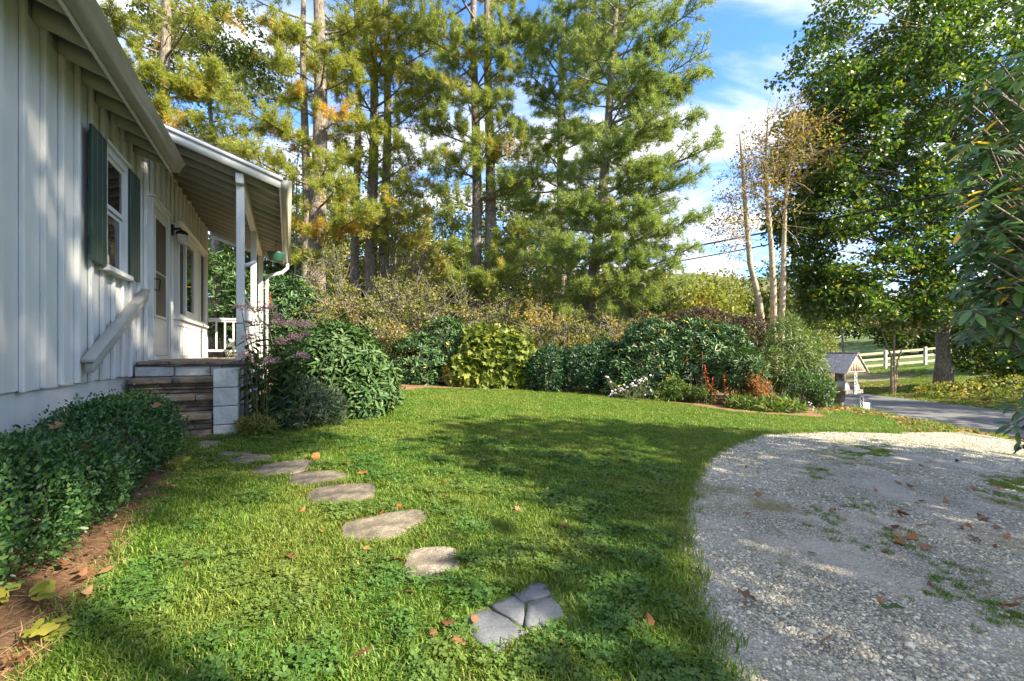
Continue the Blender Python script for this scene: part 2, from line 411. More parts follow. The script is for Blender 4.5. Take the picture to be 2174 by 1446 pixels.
# the sheet dips a little under the laid surfaces
V = np.column_stack([XX.ravel(), YY.ravel(), zg(XX, YY).ravel() - 0.004])
nx_, ny_ = len(xs), len(ys); I = np.arange(nx_*ny_).reshape(ny_, nx_)
Fq = np.stack([I[:-1,:-1], I[:-1,1:], I[1:,1:], I[1:,:-1]], -1).reshape(-1, 4)
mb = MB(); mb.add(V, Fq); tag(mb.build('ground', M['ground'], None, True), kind='structure')

def gp2(px, py): p = gpt(px, py); return (p.x, p.y)
mulch_edge = [gp2(*p) for p in [(60,1446),(110,1400),(185,1310),(255,1220),(305,1130),(362,1050),(402,985),(405,935)]]
drive_edge = [gp2(*p) for p in [(1510,1446),(1482,1380),(1450,1290),(1428,1200),(1420,1130),(1440,1050),(1472,985),(1535,945),(1605,921),(1750,915),(1900,919)]]
bed_edge = [gp2(*p) for p in [(455,921),(520,919),(600,907),(700,901),(780,881),(832,852),(836,832)]]
far_edge = [gp2(*p) for p in [(900,827),(1000,829),(1120,833),(1280,839),(1350,851),(1450,861),(1560,879),(1680,886),(1745,891)]]
mn = np.array(mulch_edge[0]); dn = np.array(drive_edge[0])
LAWN = [(-1.2,-4.0),(-1.45,0.3)] + mulch_edge + bed_edge + far_edge + [(7.2,10.2),(7.6,9.0)] + drive_edge[::-1] + [(0.62,0.6),(0.9,-4.0)]
DRIVE = drive_edge + [gp2(2050,918), (8.9,7.6), (10.3,7.9), (10.6,3.0), (9.5,0.0), (8.5,-4.0), (0.9,-4.0), (0.62,0.6)]
th = math.atan2(-475, F); U = Vector((math.sin(th), math.cos(th), 0)); Nn = Vector((math.cos(th), -math.sin(th), 0))
WALL_A = -1.57
P0 = Nn * WALL_A
def Hw(s, o): p = P0 + U*s + Nn*o; return (p.x, p.y)
HOLLY_BED = mulch_edge[::-1] + [(-1.45,0.3),(-1.2,-4.0)] + [Hw(-3,0.02), Hw(5.6,0.02)]
PORCH_BED = bed_edge + [Hw(13.0,1.9), Hw(13.0,1.1), Hw(6.0,1.12)]
FAR_BED = [bed_edge[-1]] + far_edge + [(8.3,10.9),(8.6,12.6),(4,14),(0,14.4),(-4,14.2),Hw(13.2,1.6)]
region('lawn', LAWN, 0.22, 0.008, M['lawn'])
region('gravel_drive', DRIVE, 0.22, 0.004, M['gravel'])
region('mulch_bed', HOLLY_BED, 0.2, 0.012, M['mulch'], dome=0.02)
region('mulch_bed', PORCH_BED, 0.22, 0.014, M['mulch'], dome=0.03)
region('mulch_bed', FAR_BED, 0.35, 0.012, M['mulch'], dome=0.01)
road_pts = [(10.9,-30),(10.75,0),(10.7,9),(10.75,13),(10.9,20),(10.4,28),(8.6,38),(4,55)]
ROAD = road_pts + [(x+4.6, y+ (0.8 if y > 20 else 0)) for x, y in road_pts[::-1]]
region('road', ROAD, 0.6, 0.02, M['road'], jit=0.015)

# ---- scattered small stuff by geometry nodes
def src_collection(name, objs):
    c = bpy.data.collections.new(name)
    for o in objs: c.objects.link(o)
    return c
def gn_scatter(name, P, scl, coll, tilt=0.15, kind='stuff', parent=None, label=None):
    me = bpy.data.meshes.new(name); me.vertices.add(len(P)); me.vertices.foreach_set('co', np.asarray(P, np.float32).ravel())
    at_ = me.attributes.new('scl', 'FLOAT', 'POINT'); at_.data.foreach_set('value', np.asarray(scl, np.float32))
    me.update(); o = link(name, me, parent); tag(o, label, kind=kind)
    g = bpy.data.node_groups.new(name + '_nodes', 'GeometryNodeTree')
    g.interface.new_socket('Geometry', in_out='INPUT', socket_type='NodeSocketGeometry')
    g.interface.new_socket('Geometry', in_out='OUTPUT', socket_type='NodeSocketGeometry')
    N, L = g.nodes, g.links
    gi = N.new('NodeGroupInput'); go = N.new('NodeGroupOutput'); ip = N.new('GeometryNodeInstanceOnPoints')
    ci = N.new('GeometryNodeCollectionInfo'); ci.inputs['Collection'].default_value = coll
    ci.inputs['Separate Children'].default_value = True; ci.inputs['Reset Children'].default_value = True
    ip.inputs['Pick Instance'].default_value = True
    r = N.new('FunctionNodeRandomValue'); r.data_type = 'FLOAT_VECTOR'
    r.inputs[0].default_value = (-tilt,-tilt,0); r.inputs[1].default_value = (tilt,tilt,6.283)
    a = N.new('GeometryNodeInputNamedAttribute'); a.data_type = 'FLOAT'; a.inputs['Name'].default_value = 'scl'
    L.new(gi.outputs[0], ip.inputs['Points']); L.new(ci.outputs[0], ip.inputs['Instance'])
    L.new(r.outputs[0], ip.inputs['Rotation']); L.new(a.outputs[0], ip.inputs['Scale']); L.new(ip.outputs[0], go.inputs[0])
    md = o.modifiers.new('scatter', 'NODES'); md.node_group = g
    return o
def raw_obj(name, mb, mat, smooth=False): return bpy.data.objects.new(name, mb.mesh(name, mat, smooth))

def grass_mat(name, cols):
    m, N, L, b = nodes(name)
    c = ramp(N, L, island_rand(N, L), cols)
    n = tnoise(N, L, 1.1, 4, 0.6, 'World'); n2 = tnoise(N, L, 7, 3, 0.6, 'World')
    c = mixc(N, L, mrange(N, L, n, 0.45, 0.72, 0, 0.65), c, (0.26,0.26,0.055))
    c = mixc(N, L, mrange(N, L, n2, 0.64, 0.75, 0, 0.45), c, (0.26,0.21,0.08))
    L.new(c, b.inputs['Base Color']); b.inputs['Roughness'].default_value = 0.5; b.inputs['Specular IOR Level'].default_value = 0.3
    t = N.new('ShaderNodeBsdfTranslucent'); L.new(mixc(N, L, 1.0, c, (1.4,1.5,0.6), 'MULTIPLY'), t.inputs['Color'])
    mx = N.new('ShaderNodeMixShader'); mx.inputs[0].default_value = 0.35
    L.new(b.outputs[0], mx.inputs[1]); L.new(t.outputs[0], mx.inputs[2]); L.new(mx.outputs[0], N['Material Output'].inputs['Surface'])
    return m
M['grass'] = grass_mat('grass_blade', [(0.0,(0.060,0.128,0.014)),(0.5,(0.115,0.212,0.026)),(0.93,(0.19,0.275,0.045)),(1.0,(0.42,0.36,0.15))])
M['clover'] = grass_mat('clover_leaf', [(0.0,(0.055,0.130,0.026)),(1.0,(0.11,0.205,0.045))])
def grass_clump(seed, nb, R, h):
    rng = np.random.default_rng(seed); mb = MB()
    for _ in range(nb):
        r = R*math.sqrt(rng.random()); a = rng.random()*6.283; x, y = r*math.cos(a), r*math.sin(a)
        d = rng.random()*6.283; hh = h*(0.5+rng.random()*0.8); w = 0.0016+rng.random()*0.0014; ln = hh*(0.25+rng.random()*0.9)
        dx, dy = math.cos(d), math.sin(d); sx, sy = -dy*w, dx*w
        v = [(x-sx,y-sy,-0.005),(x+sx,y+sy,-0.005),
             (x+dx*ln*0.4-sx*0.9,y+dy*ln*0.4-sy*0.9,hh*0.65),(x+dx*ln*0.4+sx*0.9,y+dy*ln*0.4+sy*0.9,hh*0.65),
             (x+dx*ln,y+dy*ln,hh*(0.95-0.3*rng.random()))]
        mb.add(v, [(0,1,3),(0,3,2),(2,3,4)])
    return mb
def clover_clump(seed, nb, R):
    rng = np.random.default_rng(seed); mb = MB()
    for _ in range(nb):
        r = R*math.sqrt(rng.random()); a = rng.random()*6.283; c = np.array([r*math.cos(a), r*math.sin(a), 0.016+rng.random()*0.026])
        s = 0.006+rng.random()*0.005; a0 = rng.random()*6.283; tx, ty = rng.normal(0,0.3,2)
        V = []; Fc = []
        for k in range(3):
            t = a0 + k*2.094; u = np.array([math.cos(t), math.sin(t), 0]); p = np.array([-u[1], u[0], 0])
            base = len(V)
            for q in (0*u, 0.7*s*u+0.62*s*p, 1.45*s*u+0.55*s*p, 1.35*s*u, 1.45*s*u-0.55*s*p, 0.7*s*u-0.62*s*p):
                q = q.copy(); q[2] = q[0]*tx + q[1]*ty + 0.25*abs(q@p)
                V.append(c+q)
            Fc += [(base,base+3,base+2),(base,base+2,base+1),(base,base+4,base+3),(base,base+5,base+4)]
        mb.add(V, Fc)
    return mb
grass_src = src_collection('grass_sources', [raw_obj('grass_clump', grass_clump(i, 46, 0.055, 0.04), M['grass']) for i in range(4)])
long_src = src_collection('long_grass_sources', [raw_obj('grass_clump', grass_clump(20+i, 60, 0.09, 0.055), M['grass']) for i in range(3)])
far_src = src_collection('far_grass_sources', [raw_obj('grass_clump', grass_clump(60+i, 70, 0.085, 0.020), M['grass']) for i in range(3)])
clover_src = src_collection('clover_sources', [raw_obj('clover_clump', clover_clump(40+i, 26, 0.07), M['clover']) for i in range(3)])

# stepping stones: photo outline (centre column, row, width, height, turn)
STONES = [(422,935,46,17,0),(437,948,66,15,-0.1),(422,976,40,7,0),(497,967,72,8,0),(531,979,92,17,-0.05),(602,997,136,26,-0.06),
          (670,1020,124,30,-0.06),(728,1054,152,42,-0.05),(814,1122,172,58,-0.10),(915,1204,128,70,-0.05)]
def stone_out(cx, cy, w, h, tilt, k=18, seed=0):
    rng = np.random.default_rng(seed); ph = rng.random(4)*6.28; out = []
    for i in range(k):
        t = i*2*math.pi/k
        r = 1 + 0.07*math.sin(2*t+ph[0]) + 0.06*math.sin(3*t+ph[1]) + 0.04*math.sin(5*t+ph[2])
        c, s = math.cos(t), math.sin(t); e = 0.72
        ex = math.copysign(abs(c)**e, c)*w/2*r; ey = math.copysign(abs(s)**e, s)*h/2*r
        out.append((cx+ex, cy-ey+ex*tilt*2.0))
    return out
def zm5(x, y): return (380 + x*0.3956, 900 + y*0.3956)
SLABS = [[(1785,930),(1895,872),(1972,886),(1998,938),(1845,974)],
         [(1667,988),(1795,944),(1850,982),(1846,1100),(1760,1052),(1700,1022)],
         [(1866,984),(2002,948),(2078,1045),(1996,1102),(1895,1138),(1857,1104)],
         [(1522,1062),(1655,1010),(1760,1068),(1862,1136),(1780,1205),(1692,1250),(1600,1182)]]
STONE_POLYS = [[gp2(*p) for p in stone_out(*s, seed=i)] for i, s in enumerate(STONES)]
SLAB_POLYS = [[gp2(*zm5(*p)) for p in s] for s in SLABS]

def lawn_points(dens, dmin, dmax, seed, poly=LAWN, wide=1.28, clump=None):
    rng = np.random.default_rng(seed); out = []
    area = (dmax*wide*2)*(dmax-dmin); n = int(dens*area)
    y = rng.uniform(dmin, dmax, n); x = rng.uniform(-dmax*wide, dmax*wide, n)
    k = (np.abs(x) < y*wide + 0.4) & inside(poly, x, y); x, y = x[k], y[k]
    for sp in STONE_POLYS + [[gp2(*zm5(*p)) for p in [(1500,1060),(1650,985),(1780,925),(1895,858),(1985,876),(2010,935),(2095,1050),(2000,1112),(1890,1155),(1790,1220),(1690,1268),(1590,1190)]]]:
        c = np.mean(sp, 0); sh = [tuple(c + (np.array(p)-c)*1.07) for p in sp]
        k = ~inside(sh, x, y); x, y = x[k], y[k]
    if clump:
        nn = np.array([mnoise.noise(Vector((a*clump, b*clump, 3.3))) for a, b in zip(x, y)])
        k = nn > 0.14; x, y = x[k], y[k]
    return np.column_stack([x, y, zg(x, y)+0.006])
rr = np.random.default_rng(5)
G1 = lawn_points(760, 1.2, 3.6, 1); G2 = lawn_points(420, 3.6, 6.5, 2); G3 = lawn_points(230, 6.5, 12.6, 3)
P_ = np.concatenate([G1, G2]); S_ = np.concatenate([rr.uniform(.7,1.05,len(G1)), rr.uniform(.75,1.05,len(G2))])
tag(gn_scatter('far_lawn_grass', G3, rr.uniform(1.0,1.5,len(G3)), far_src), 'short sunlit grass on the far half of the lawn', 'grass')
tag(gn_scatter('lawn_grass', P_, S_, grass_src), 'short green grass blades covering the front lawn', 'grass')
C1 = lawn_points(260, 1.2, 5.5, 8, clump=4.2)
tag(gn_scatter('lawn_clover', C1, rr.uniform(.75,1.25,len(C1)), clover_src), 'clover leaves mixed through the near lawn grass', 'clover')
# longer tufts straggling along the edge of the drive and the beds
E = []
for edge, wd in ((drive_edge, 0.05), (mulch_edge, 0.04), (bed_edge, 0.05), (far_edge, 0.06)):
    e = resample(edge, 0.03, 0.0, rr)[:-max(1,int(np.linalg.norm(np.array(edge[0])-np.array(edge[-1]))/0.03))]
    E.append(np.repeat(e, 2, 0) + rr.normal(0, wd, (len(e)*2, 2)))
E = np.concatenate(E); E = np.column_stack([E, zg(E[:,0], E[:,1])+0.004])
tag(gn_scatter('edge_grass', E, rr.uniform(.5,1.1,len(E)), long_src), 'straggling longer grass along the lawn edges', 'grass')
# green tufts in the middle of the drive
Q = []
for (px, py, w, h, n) in ((1840,960,85,11,420),(1770,1000,75,22,90),(2150,1035,60,26,420),(1800,1085,90,34,70),(1880,1130,100,40,60),(2010,1240,90,40,40),(2130,1310,60,30,30)):
    for _ in range(n):
        q_ = (px+rr.normal(0,w*.55), py+rr.normal(0,h*.6)); g_ = gp2(*q_)
        if mnoise.noise(Vector((g_[0]*3.1, g_[1]*3.1, 1.7))) > -.08: Q.append(g_)
Q = np.array(Q); Q = np.column_stack([Q, zg(Q[:,0], Q[:,1])])
tag(gn_scatter('drive_grass', Q, rr.uniform(.3,.65,len(Q)), grass_src), 'thin grass and moss growing up through the gravel', 'grass')

# gravel stones
def pebble(seed):
    rng = np.random.default_rng(seed); bm = bmesh.new(); bmesh.ops.create_icosphere(bm, subdivisions=1, radius=1)
    sc = (1.0, rng.uniform(.65,.95), rng.uniform(.45,.7))
    for v in bm.verts:
        k = 1 + 0.22*mnoise.noise(v.co*1.6 + Vector((seed*5.1, 0, 0)))
        v.co = Vector((v.co.x*sc[0]*k, v.co.y*sc[1]*k, v.co.z*sc[2]*k))
    me = bpy.data.meshes.new('pebble'); bm.to_mesh(me); bm.free(); me.materials.append(M['pebble']); return bpy.data.objects.new('pebble', me)
def pebble_mat():
    m, N, L, b = nodes('gravel_stone'); o = N.new('ShaderNodeObjectInfo')
    c = ramp(N, L, o.outputs['Random'], [(0.0,(0.174,0.169,0.135)),(0.3,(0.349,0.332,0.253)),(0.6,(0.523,0.485,0.371)),(0.85,(0.813,0.749,0.585)),(1.0,(0.484,0.366,0.222))])
    c = mixc(N, L, mrange(N, L, tnoise(N, L, 3, 5, 0.7), 0.35, 0.75, 0, 0.4), c, (0.25,0.243,0.20))
    c = mixc(N, L, mrange(N, L, tnoise(N, L, 0.85, 7, 0.68, 'World', dist=0.5), 0.55, 0.63, 0, 0.6), c, (0.20,0.175,0.06))
    L.new(c, b.inputs['Base Color']); b.inputs['Roughness'].default_value = 0.85; return m
M['pebble'] = pebble_mat()
peb_src = src_collection('pebble_sources', [pebble(i) for i in range(6)])
def vnz(x, y): return (np.sin(x*1.1+2*np.sin(y*.6))+np.sin(y*1.3+1.7*np.sin(x*.8+1))+.8*np.sin(x*2.7+y*1.9))/2.8
def drive_points(dens, dmin, dmax, seed):
    rng = np.random.default_rng(seed); n = int(dens*(dmax*1.3)*(dmax-dmin))
    y = rng.uniform(dmin, dmax, n); x = rng.uniform(0, dmax*1.3, n)
    k = (x < y*1.3+0.3) & inside(DRIVE, x, y); x, y = x[k], y[k]
    nn = vnz(x, y); k = nn > rng.uniform(-.75, .05, len(x)); x, y = x[k], y[k]
    return np.column_stack([x, y, zg(x, y)+0.004])
g1 = drive_points(6000, 1.3, 3.2, 11); g2 = drive_points(2200, 3.2, 5.2, 12); g3 = drive_points(900, 5.2, 8.2, 13)
sz = lambda n, a, b: a*np.exp(rr.normal(0, b, n))
ps = np.concatenate([np.clip(sz(len(g1),.0055,.42),.003,.022), np.clip(sz(len(g2),.0075,.36),.004,.022), np.clip(sz(len(g3),.010,.3),.006,.022)])
tag(gn_scatter('gravel_stones', np.concatenate([g1,g2,g3]), ps, peb_src, tilt=0.5), 'loose grey gravel stones lying on the drive', 'gravel')

# pine straw lying on the beds
def straw(name, poly, n, seed, lmin, lmax, label):
    rng = np.random.default_rng(seed); pts = np.array(poly); lo, hi = pts.min(0), pts.max(0)
    x = rng.uniform(lo[0], hi[0], n); y = rng.uniform(lo[1], hi[1], n); k = inside(poly, x, y) & (y > 0.6); x, y = x[k], y[k]; n = len(x)
    a = rng.uniform(0, 6.283, n); l = rng.uniform(lmin, lmax, n); w = rng.uniform(.0008,.0018, n); z = zg(x,y)+0.012+0.02+rng.uniform(0,.018,n)
    dx, dy = np.cos(a), np.sin(a); tz = rng.normal(0,.08,n)*l
    A = np.stack([x-dx*l/2-dy*w, y-dy*l/2+dx*w, z-tz], 1); B = np.stack([x-dx*l/2+dy*w, y-dy*l/2-dx*w, z-tz], 1)
    bx = rng.normal(0,.15,n)*l
    Cc = np.stack([x-dy*(bx+w), y+dx*(bx+w), z+.004], 1); D = np.stack([x-dy*(bx-w), y+dx*(bx-w), z+.004], 1); T = np.stack([x+dx*l/2, y+dy*l/2, z+tz], 1)
    V = np.stack([A,B,Cc,D,T], 1).reshape(-1,3); b0 = np.arange(n)[:,None]*5
    Fs = np.concatenate([b0+np.array([[0,1,3]]), b0+np.array([[0,3,2]]), b0+np.array([[2,3,4]])])
    mb = MB(); mb.add(V, Fs); tag(mb.build(name, M['straw']), label, 'mulch', kind='stuff')
M['straw'] = leaf_mat('pine_straw', [(0.0,(0.13,0.065,0.03)),(0.5,(0.30,0.17,0.08)),(1.0,(0.48,0.32,0.17))], trans=0.1, rough=0.8)
straw('pine_straw', HOLLY_BED, 30000, 3, .06, .16, 'brown pine straw strewn over the bed beside the holly')
straw('pine_straw', PORCH_BED, 9000, 4, .08, .18, 'brown pine straw under the porch plants')

# rough grass and leaf litter on the verges, the bank beyond the road and under the trees
def verge_pts(n, seed, boxes):
    r = np.random.default_rng(seed); out = []
    for (x0,x1,y0,y1,fr) in boxes:
        m = int(n*fr); x = r.uniform(x0,x1,m); y = r.uniform(y0,y1,m); k = ~(inside(ROAD,x,y) | inside(DRIVE,x,y) | inside(LAWN,x,y)); out.append(np.column_stack([x[k],y[k]]))
    p = np.concatenate(out); return np.column_stack([p, zg(p[:,0],p[:,1])])
vb = [(6.5,10.9,6.8,14,.07),(15,22,8,24,.4),(22,32,18,32,.2)]
vp = verge_pts(9000, 61, vb)
tag(gn_scatter('verge_grass', vp, rr.uniform(.7,1.8,len(vp)), long_src), 'rough grass on the road verges and bank', 'grass')
def litter(name, n, seed, boxes, size, label):
    r = np.random.default_rng(seed); p = verge_pts(n, seed, boxes); m = len(p); a_ = r.uniform(0,6.283,m); s_ = size*r.uniform(.5,1.3,m); t_ = r.normal(0,.35,(m,2))
    T_ = np.array([(-.5,0),(-.1,.32),(.5,.05),(.05,-.34)]); V_ = []
    for (u,w_) in T_:
        dx = (u*np.cos(a_)-w_*np.sin(a_))*s_; dy = (u*np.sin(a_)+w_*np.cos(a_))*s_; V_.append(np.column_stack([p[:,0]+dx, p[:,1]+dy, p[:,2]+.03+dx*t_[:,0]+dy*t_[:,1]]))
    V_ = np.stack(V_,1).reshape(-1,3); i0 = np.arange(m)[:,None]*4; mb = MB(); mb.add(V_, np.concatenate([i0+np.array([[0,1,2]]), i0+np.array([[0,2,3]])])); tag(mb.build(name, M['litter']), label, 'leaf litter', kind='stuff')
M['litter'] = leaf_mat('litter_leaf', [(0.0,(0.12,0.06,0.025)),(0.5,(0.27,0.16,0.06)),(1.0,(0.42,0.30,0.11))], trans=0.15, rough=0.8)
litter('leaf_litter', 16000, 62, [(6.8,10.9,7.2,15,.32),(15.1,21,8,24,.5),(-6,8,12.5,20,.15)], .10, 'fallen leaves on the verge, road bank and under the trees')

# stepping stones as slabs with a worn rim
def slab(name, poly, mat, top=0.014, seed=0, parent=None, thick=0.05, flat=1.0, rim=False):
    rng = np.random.default_rng(seed); c = np.mean(poly, 0); k = len(poly)
    # refine outline
    P = []
    for i in range(k):
        a, b = np.array(poly[i]), np.array(poly[(i+1)%k]); m = max(1, int(np.linalg.norm(b-a)/0.05))
        for j in range(m): P.append(a+(b-a)*j/m + rng.normal(0,.003,2))
    P = np.array(P); k = len(P); rings = [(1.0,-thick),(1.0,top*0.62),(1-.02*flat,top*0.9),(1-.05*flat,top),(0.66,top*1.03),(0.33,top*1.05)]
    V = []; Fs = []
    for r, z in rings:
        q = c + (P-c)*r
        nz = np.array([mnoise.noise(Vector((a*9, b*9, seed))) for a, b in q])*0.006*(1 if z > 0 else 0)
        V.append(np.column_stack([q, zg(q[:,0],q[:,1])+z+nz]))
    V = np.concatenate(V); n = len(V); V = np.vstack([V, [c[0], c[1], zg1(*c)+top*1.1]])
    for i in range(len(rings)-1):
        for j in range(k):
            a = i*k+j; b = i*k+(j+1)%k; Fs.append((a,b,b+k,a+k))
    Ft = [((len(rings)-1)*k+j, (len(rings)-1)*k+(j+1)%k, n) for j in range(k)]
    mb = MB(); mb.add(V, Fs); mb.f[3].append(np.array(Ft))
    base = (c[0], c[1], zg1(*c))
    o = mb.build(name, mat, parent, True, base); o.location = base
    if rim:
        q = [np.array(p) + (np.array(p)-c)*rng.uniform(.04,.16) for p in P[::2]]; m2 = MB(); v = [(p[0],p[1],zg1(*p)+.0125) for p in q]+[(c[0],c[1],zg1(*c)+.0125)]; m2.add(v, [(len(q),i,(i+1)%len(q)) for i in range(len(q))]); m2.build('soil_rim', M['soil'], o, True, base)
    return o
stone_labels = ['small grey stone at the foot of the steps, nearest the block cheek wall','flat tan stone second from the porch steps','sliver of stone almost covered by grass beside the far holly',
 'thin stone mostly sunk in grass, just past the far holly','tan stone fifth along the path from the steps','long pale stone sixth along the path, with an orange leaf at its tip',
 'broad tan stone seventh along the path from the steps','brownish oblong stone in the middle of the path, lit by the sun','large grey oblong stone just beyond the pitted one','pitted grey stone next to the cracked blue slab']
for i, sp in enumerate(STONE_POLYS):
    o = slab('stepping_stone', sp, M['path_stone'], top=.02, seed=i+1, rim=True)
    tag(o, stone_labels[i], 'stepping stone', 'stepping stones across the lawn')
cs = thing('cracked_flagstone', 'blue grey flagstone cracked into four pieces, nearest stone of the path', 'flagstone', (*np.mean(SLAB_POLYS[1],0), zg1(*np.mean(SLAB_POLYS[1],0))), group='stepping stones across the lawn')
for i, sp in enumerate(SLAB_POLYS):
    o = slab('slab_piece', sp, M['blue_stone'], top=0.018, seed=30+i, flat=.35); o.parent = cs; o.location = Vector(o.location) - cs.location
# ------------------------------------------------------------------ the cottage
house = thing('cottage', 'white board and batten cottage with green shutters and a front porch', 'house', (P0.x, P0.y, 0), math.atan2(U.y, U.x))
def Z(b): return CZ + b
def HB(name, s0, s1, o0, o1, b0, b1, mat, parent=house, bev=0.003, zero=False):
    a, c = (s0, -o0, Z(b0)), (s1, -o1, Z(b1))
    if zero:
        lo = [min(a[i], c[i]) for i in range(3)]; hi = [max(a[i], c[i]) for i in range(3)]
        return link(name, box_mesh(name, lo, hi, M[mat], bev), parent)
    return box(name, a, c, M[mat], parent, bev)
def prism(name, prof, s0, s1, mat, parent=house, smooth=False):
    """profile of (o, b) points extruded along the wall from s0 to s1"""
    n = len(prof); mb = MB()
    v = [(s0, -o, Z(b)) for o, b in prof] + [(s1, -o, Z(b)) for o, b in prof]
    fs = [(i, (i+1)%n, n+(i+1)%n, n+i) for i in range(n)]
    mb.add(v, fs); mb.poly.append(list(range(n))[::-1]); mb.poly.append(list(range(n, 2*n)))
    o = mb.build(name, M[mat], parent, smooth)
    bm = bmesh.new(); bm.from_mesh(o.data); bmesh.ops.recalc_face_normals(bm, faces=bm.faces[:]); bm.to_mesh(o.data); bm.free()
    return o
S_END = 11.6
WT, WB = 2.27, -0.247
wall = HB('wall', -3.0, S_END, -0.16, -0.028, -1.35, 2.75, 'white', zero=True)
found = HB('foundation', -3.0, 5.75, -0.06, -0.03+0.012, -1.35, WB+0.03, 'white', wall)
# boards with battens over their joints (openings left for door and windows)
DOOR = (7.12, 8.07, -0.09, 1.97); WIN = (5.42, 6.09, 0.80, 1.95); BIG = (8.47, 11.02, 0.55, 2.0)
rngh = np.random.default_rng(77)
s = -3.0; k = 0
while s < S_END - 0.02:
    w = 0.283; s1 = min(s + w, S_END)
    top = 2.36 if s < 6.3 else 2.70
    # only the boards the picture shows or nearly shows are single pieces
    segs = [(WB, top)] if s < 6.49 else [(-0.11, top)]
    for (d0, d1, db, dt) in (DOOR, WIN, BIG):
        if s1 > d0+0.02 and s < d1-0.02:
            new = []
            for (p, q) in segs:
                if d0 - s > 0.05 or s1 - d1 > 0.05: new.append((p, q)); continue
                if db - p > 0.05: new.append((p, db))
                if q - dt > 0.05: new.append((dt, q))
            segs = new
    jit = rngh.normal(0, .0012)
    for (p, q) in segs:
        HB('board', s+0.002, s1-0.002, -0.026, 0.0+jit, p+(rngh.normal(0,.006) if p == WB else 0), q, 'white', wall, 0.0)
        if k > 0: HB('batten', s-0.024+rngh.normal(0,.003), s+0.024, 0.0+abs(jit)+0.001, 0.032+rngh.normal(0,.002), p+(rngh.normal(0,.005) if p == WB else 0.002), q, 'white', wall, 0.004)
    s = s1; k += 1
HB('corner_trim', S_END-0.09, S_END+0.02, 0.001, 0.028, -0.11, 2.7, 'trim', wall)
# far end wall and the back of the house body
HB('end_wall', S_END-0.02, S_END+0.10, -6.5, -0.17, -1.3, 2.75, 'white')
HB('back_wall', -3.0, S_END, -6.6, -6.45, -1.3, 2.5, 'white')
HB('near_end_wall', -3.12, -3.0, -6.6, -0.03, -1.3, 2.75, 'white')

# ---- main roof with open eave
RS = 0.36; E0 = 0.33           # slope of the eave, fascia line
def rz(o): return WT + 0.0 - RS*o
main_end = 6.60
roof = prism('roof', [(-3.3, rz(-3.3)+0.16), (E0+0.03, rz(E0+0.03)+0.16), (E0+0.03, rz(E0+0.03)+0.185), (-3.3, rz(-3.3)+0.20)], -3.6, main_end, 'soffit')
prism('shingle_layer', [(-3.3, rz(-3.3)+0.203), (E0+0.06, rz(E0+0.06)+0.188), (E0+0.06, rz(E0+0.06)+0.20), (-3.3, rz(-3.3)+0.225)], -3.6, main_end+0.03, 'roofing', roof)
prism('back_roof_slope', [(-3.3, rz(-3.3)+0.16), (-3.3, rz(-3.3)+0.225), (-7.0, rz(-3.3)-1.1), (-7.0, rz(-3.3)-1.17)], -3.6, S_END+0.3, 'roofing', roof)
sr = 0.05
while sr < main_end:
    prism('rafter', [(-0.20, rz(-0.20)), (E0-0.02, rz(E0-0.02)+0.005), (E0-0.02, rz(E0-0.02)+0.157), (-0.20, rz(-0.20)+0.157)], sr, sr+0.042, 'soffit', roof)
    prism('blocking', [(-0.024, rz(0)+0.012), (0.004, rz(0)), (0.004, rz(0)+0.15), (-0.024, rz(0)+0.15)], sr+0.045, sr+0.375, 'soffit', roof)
    sr += 0.38
fz = rz(E0)
HB('fascia', -3.6, main_end, E0-0.018, E0+0.008, fz-0.015, fz+0.155, 'trim', roof)
def gutter(name, s0, s1, o, b, mat, parent, w=0.125, h=0.12, t=0.004):
    prof = [(0,h),(0,0.0),(w*0.55,0.0),(w*0.68,h*0.25),(w*0.72,h*0.5),(w*0.93,h*0.78),(w*0.96,h*0.92),(w,h*0.96),(w,h),
            (w*0.93,h),(w*0.90,h*0.86),(w*0.66,h*0.5),(w*0.62,h*0.28),(w*0.5,t),(t,t),(t,h)]
    g = prism(name, [(o+p, b+q) for p, q in prof], s0, s1, mat, parent)
    for q in (s0, s1-0.003):
        prism('end_cap', [(o+p, b+r) for p, r in prof[:9]], q-0.004, q+0.002, mat, g)
    return g
gutter('gutter', -3.6, main_end+0.02, E0+0.010, fz-0.005, 'gutter', house)

# ---- porch roof
PS0, PS1 = 6.62, 12.25; PE = 1.48
PR = 0.33
def pz(o): return 2.62 - PR*o     # underside of porch rafters
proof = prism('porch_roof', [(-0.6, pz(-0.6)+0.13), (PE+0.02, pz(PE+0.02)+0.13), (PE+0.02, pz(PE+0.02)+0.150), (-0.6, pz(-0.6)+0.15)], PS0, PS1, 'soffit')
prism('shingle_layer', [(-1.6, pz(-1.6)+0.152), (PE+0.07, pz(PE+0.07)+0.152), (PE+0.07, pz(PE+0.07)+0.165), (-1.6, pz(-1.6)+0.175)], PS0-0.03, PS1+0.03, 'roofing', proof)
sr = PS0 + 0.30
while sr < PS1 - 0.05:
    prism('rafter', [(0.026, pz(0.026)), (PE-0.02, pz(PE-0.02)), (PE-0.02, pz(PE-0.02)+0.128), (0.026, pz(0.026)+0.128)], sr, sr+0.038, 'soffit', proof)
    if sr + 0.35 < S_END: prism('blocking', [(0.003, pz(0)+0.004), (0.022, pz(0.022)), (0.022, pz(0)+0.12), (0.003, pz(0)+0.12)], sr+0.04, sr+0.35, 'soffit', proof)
    sr += 0.355
prism('barge_board', [(-0.5, pz(-0.5)+0.0), (PE+0.01, pz(PE+0.01)-0.0), (PE+0.01, pz(PE+0.01)+0.149), (-0.5, pz(-0.5)+0.149)], PS0-0.025, PS0-0.001, 'trim', proof)
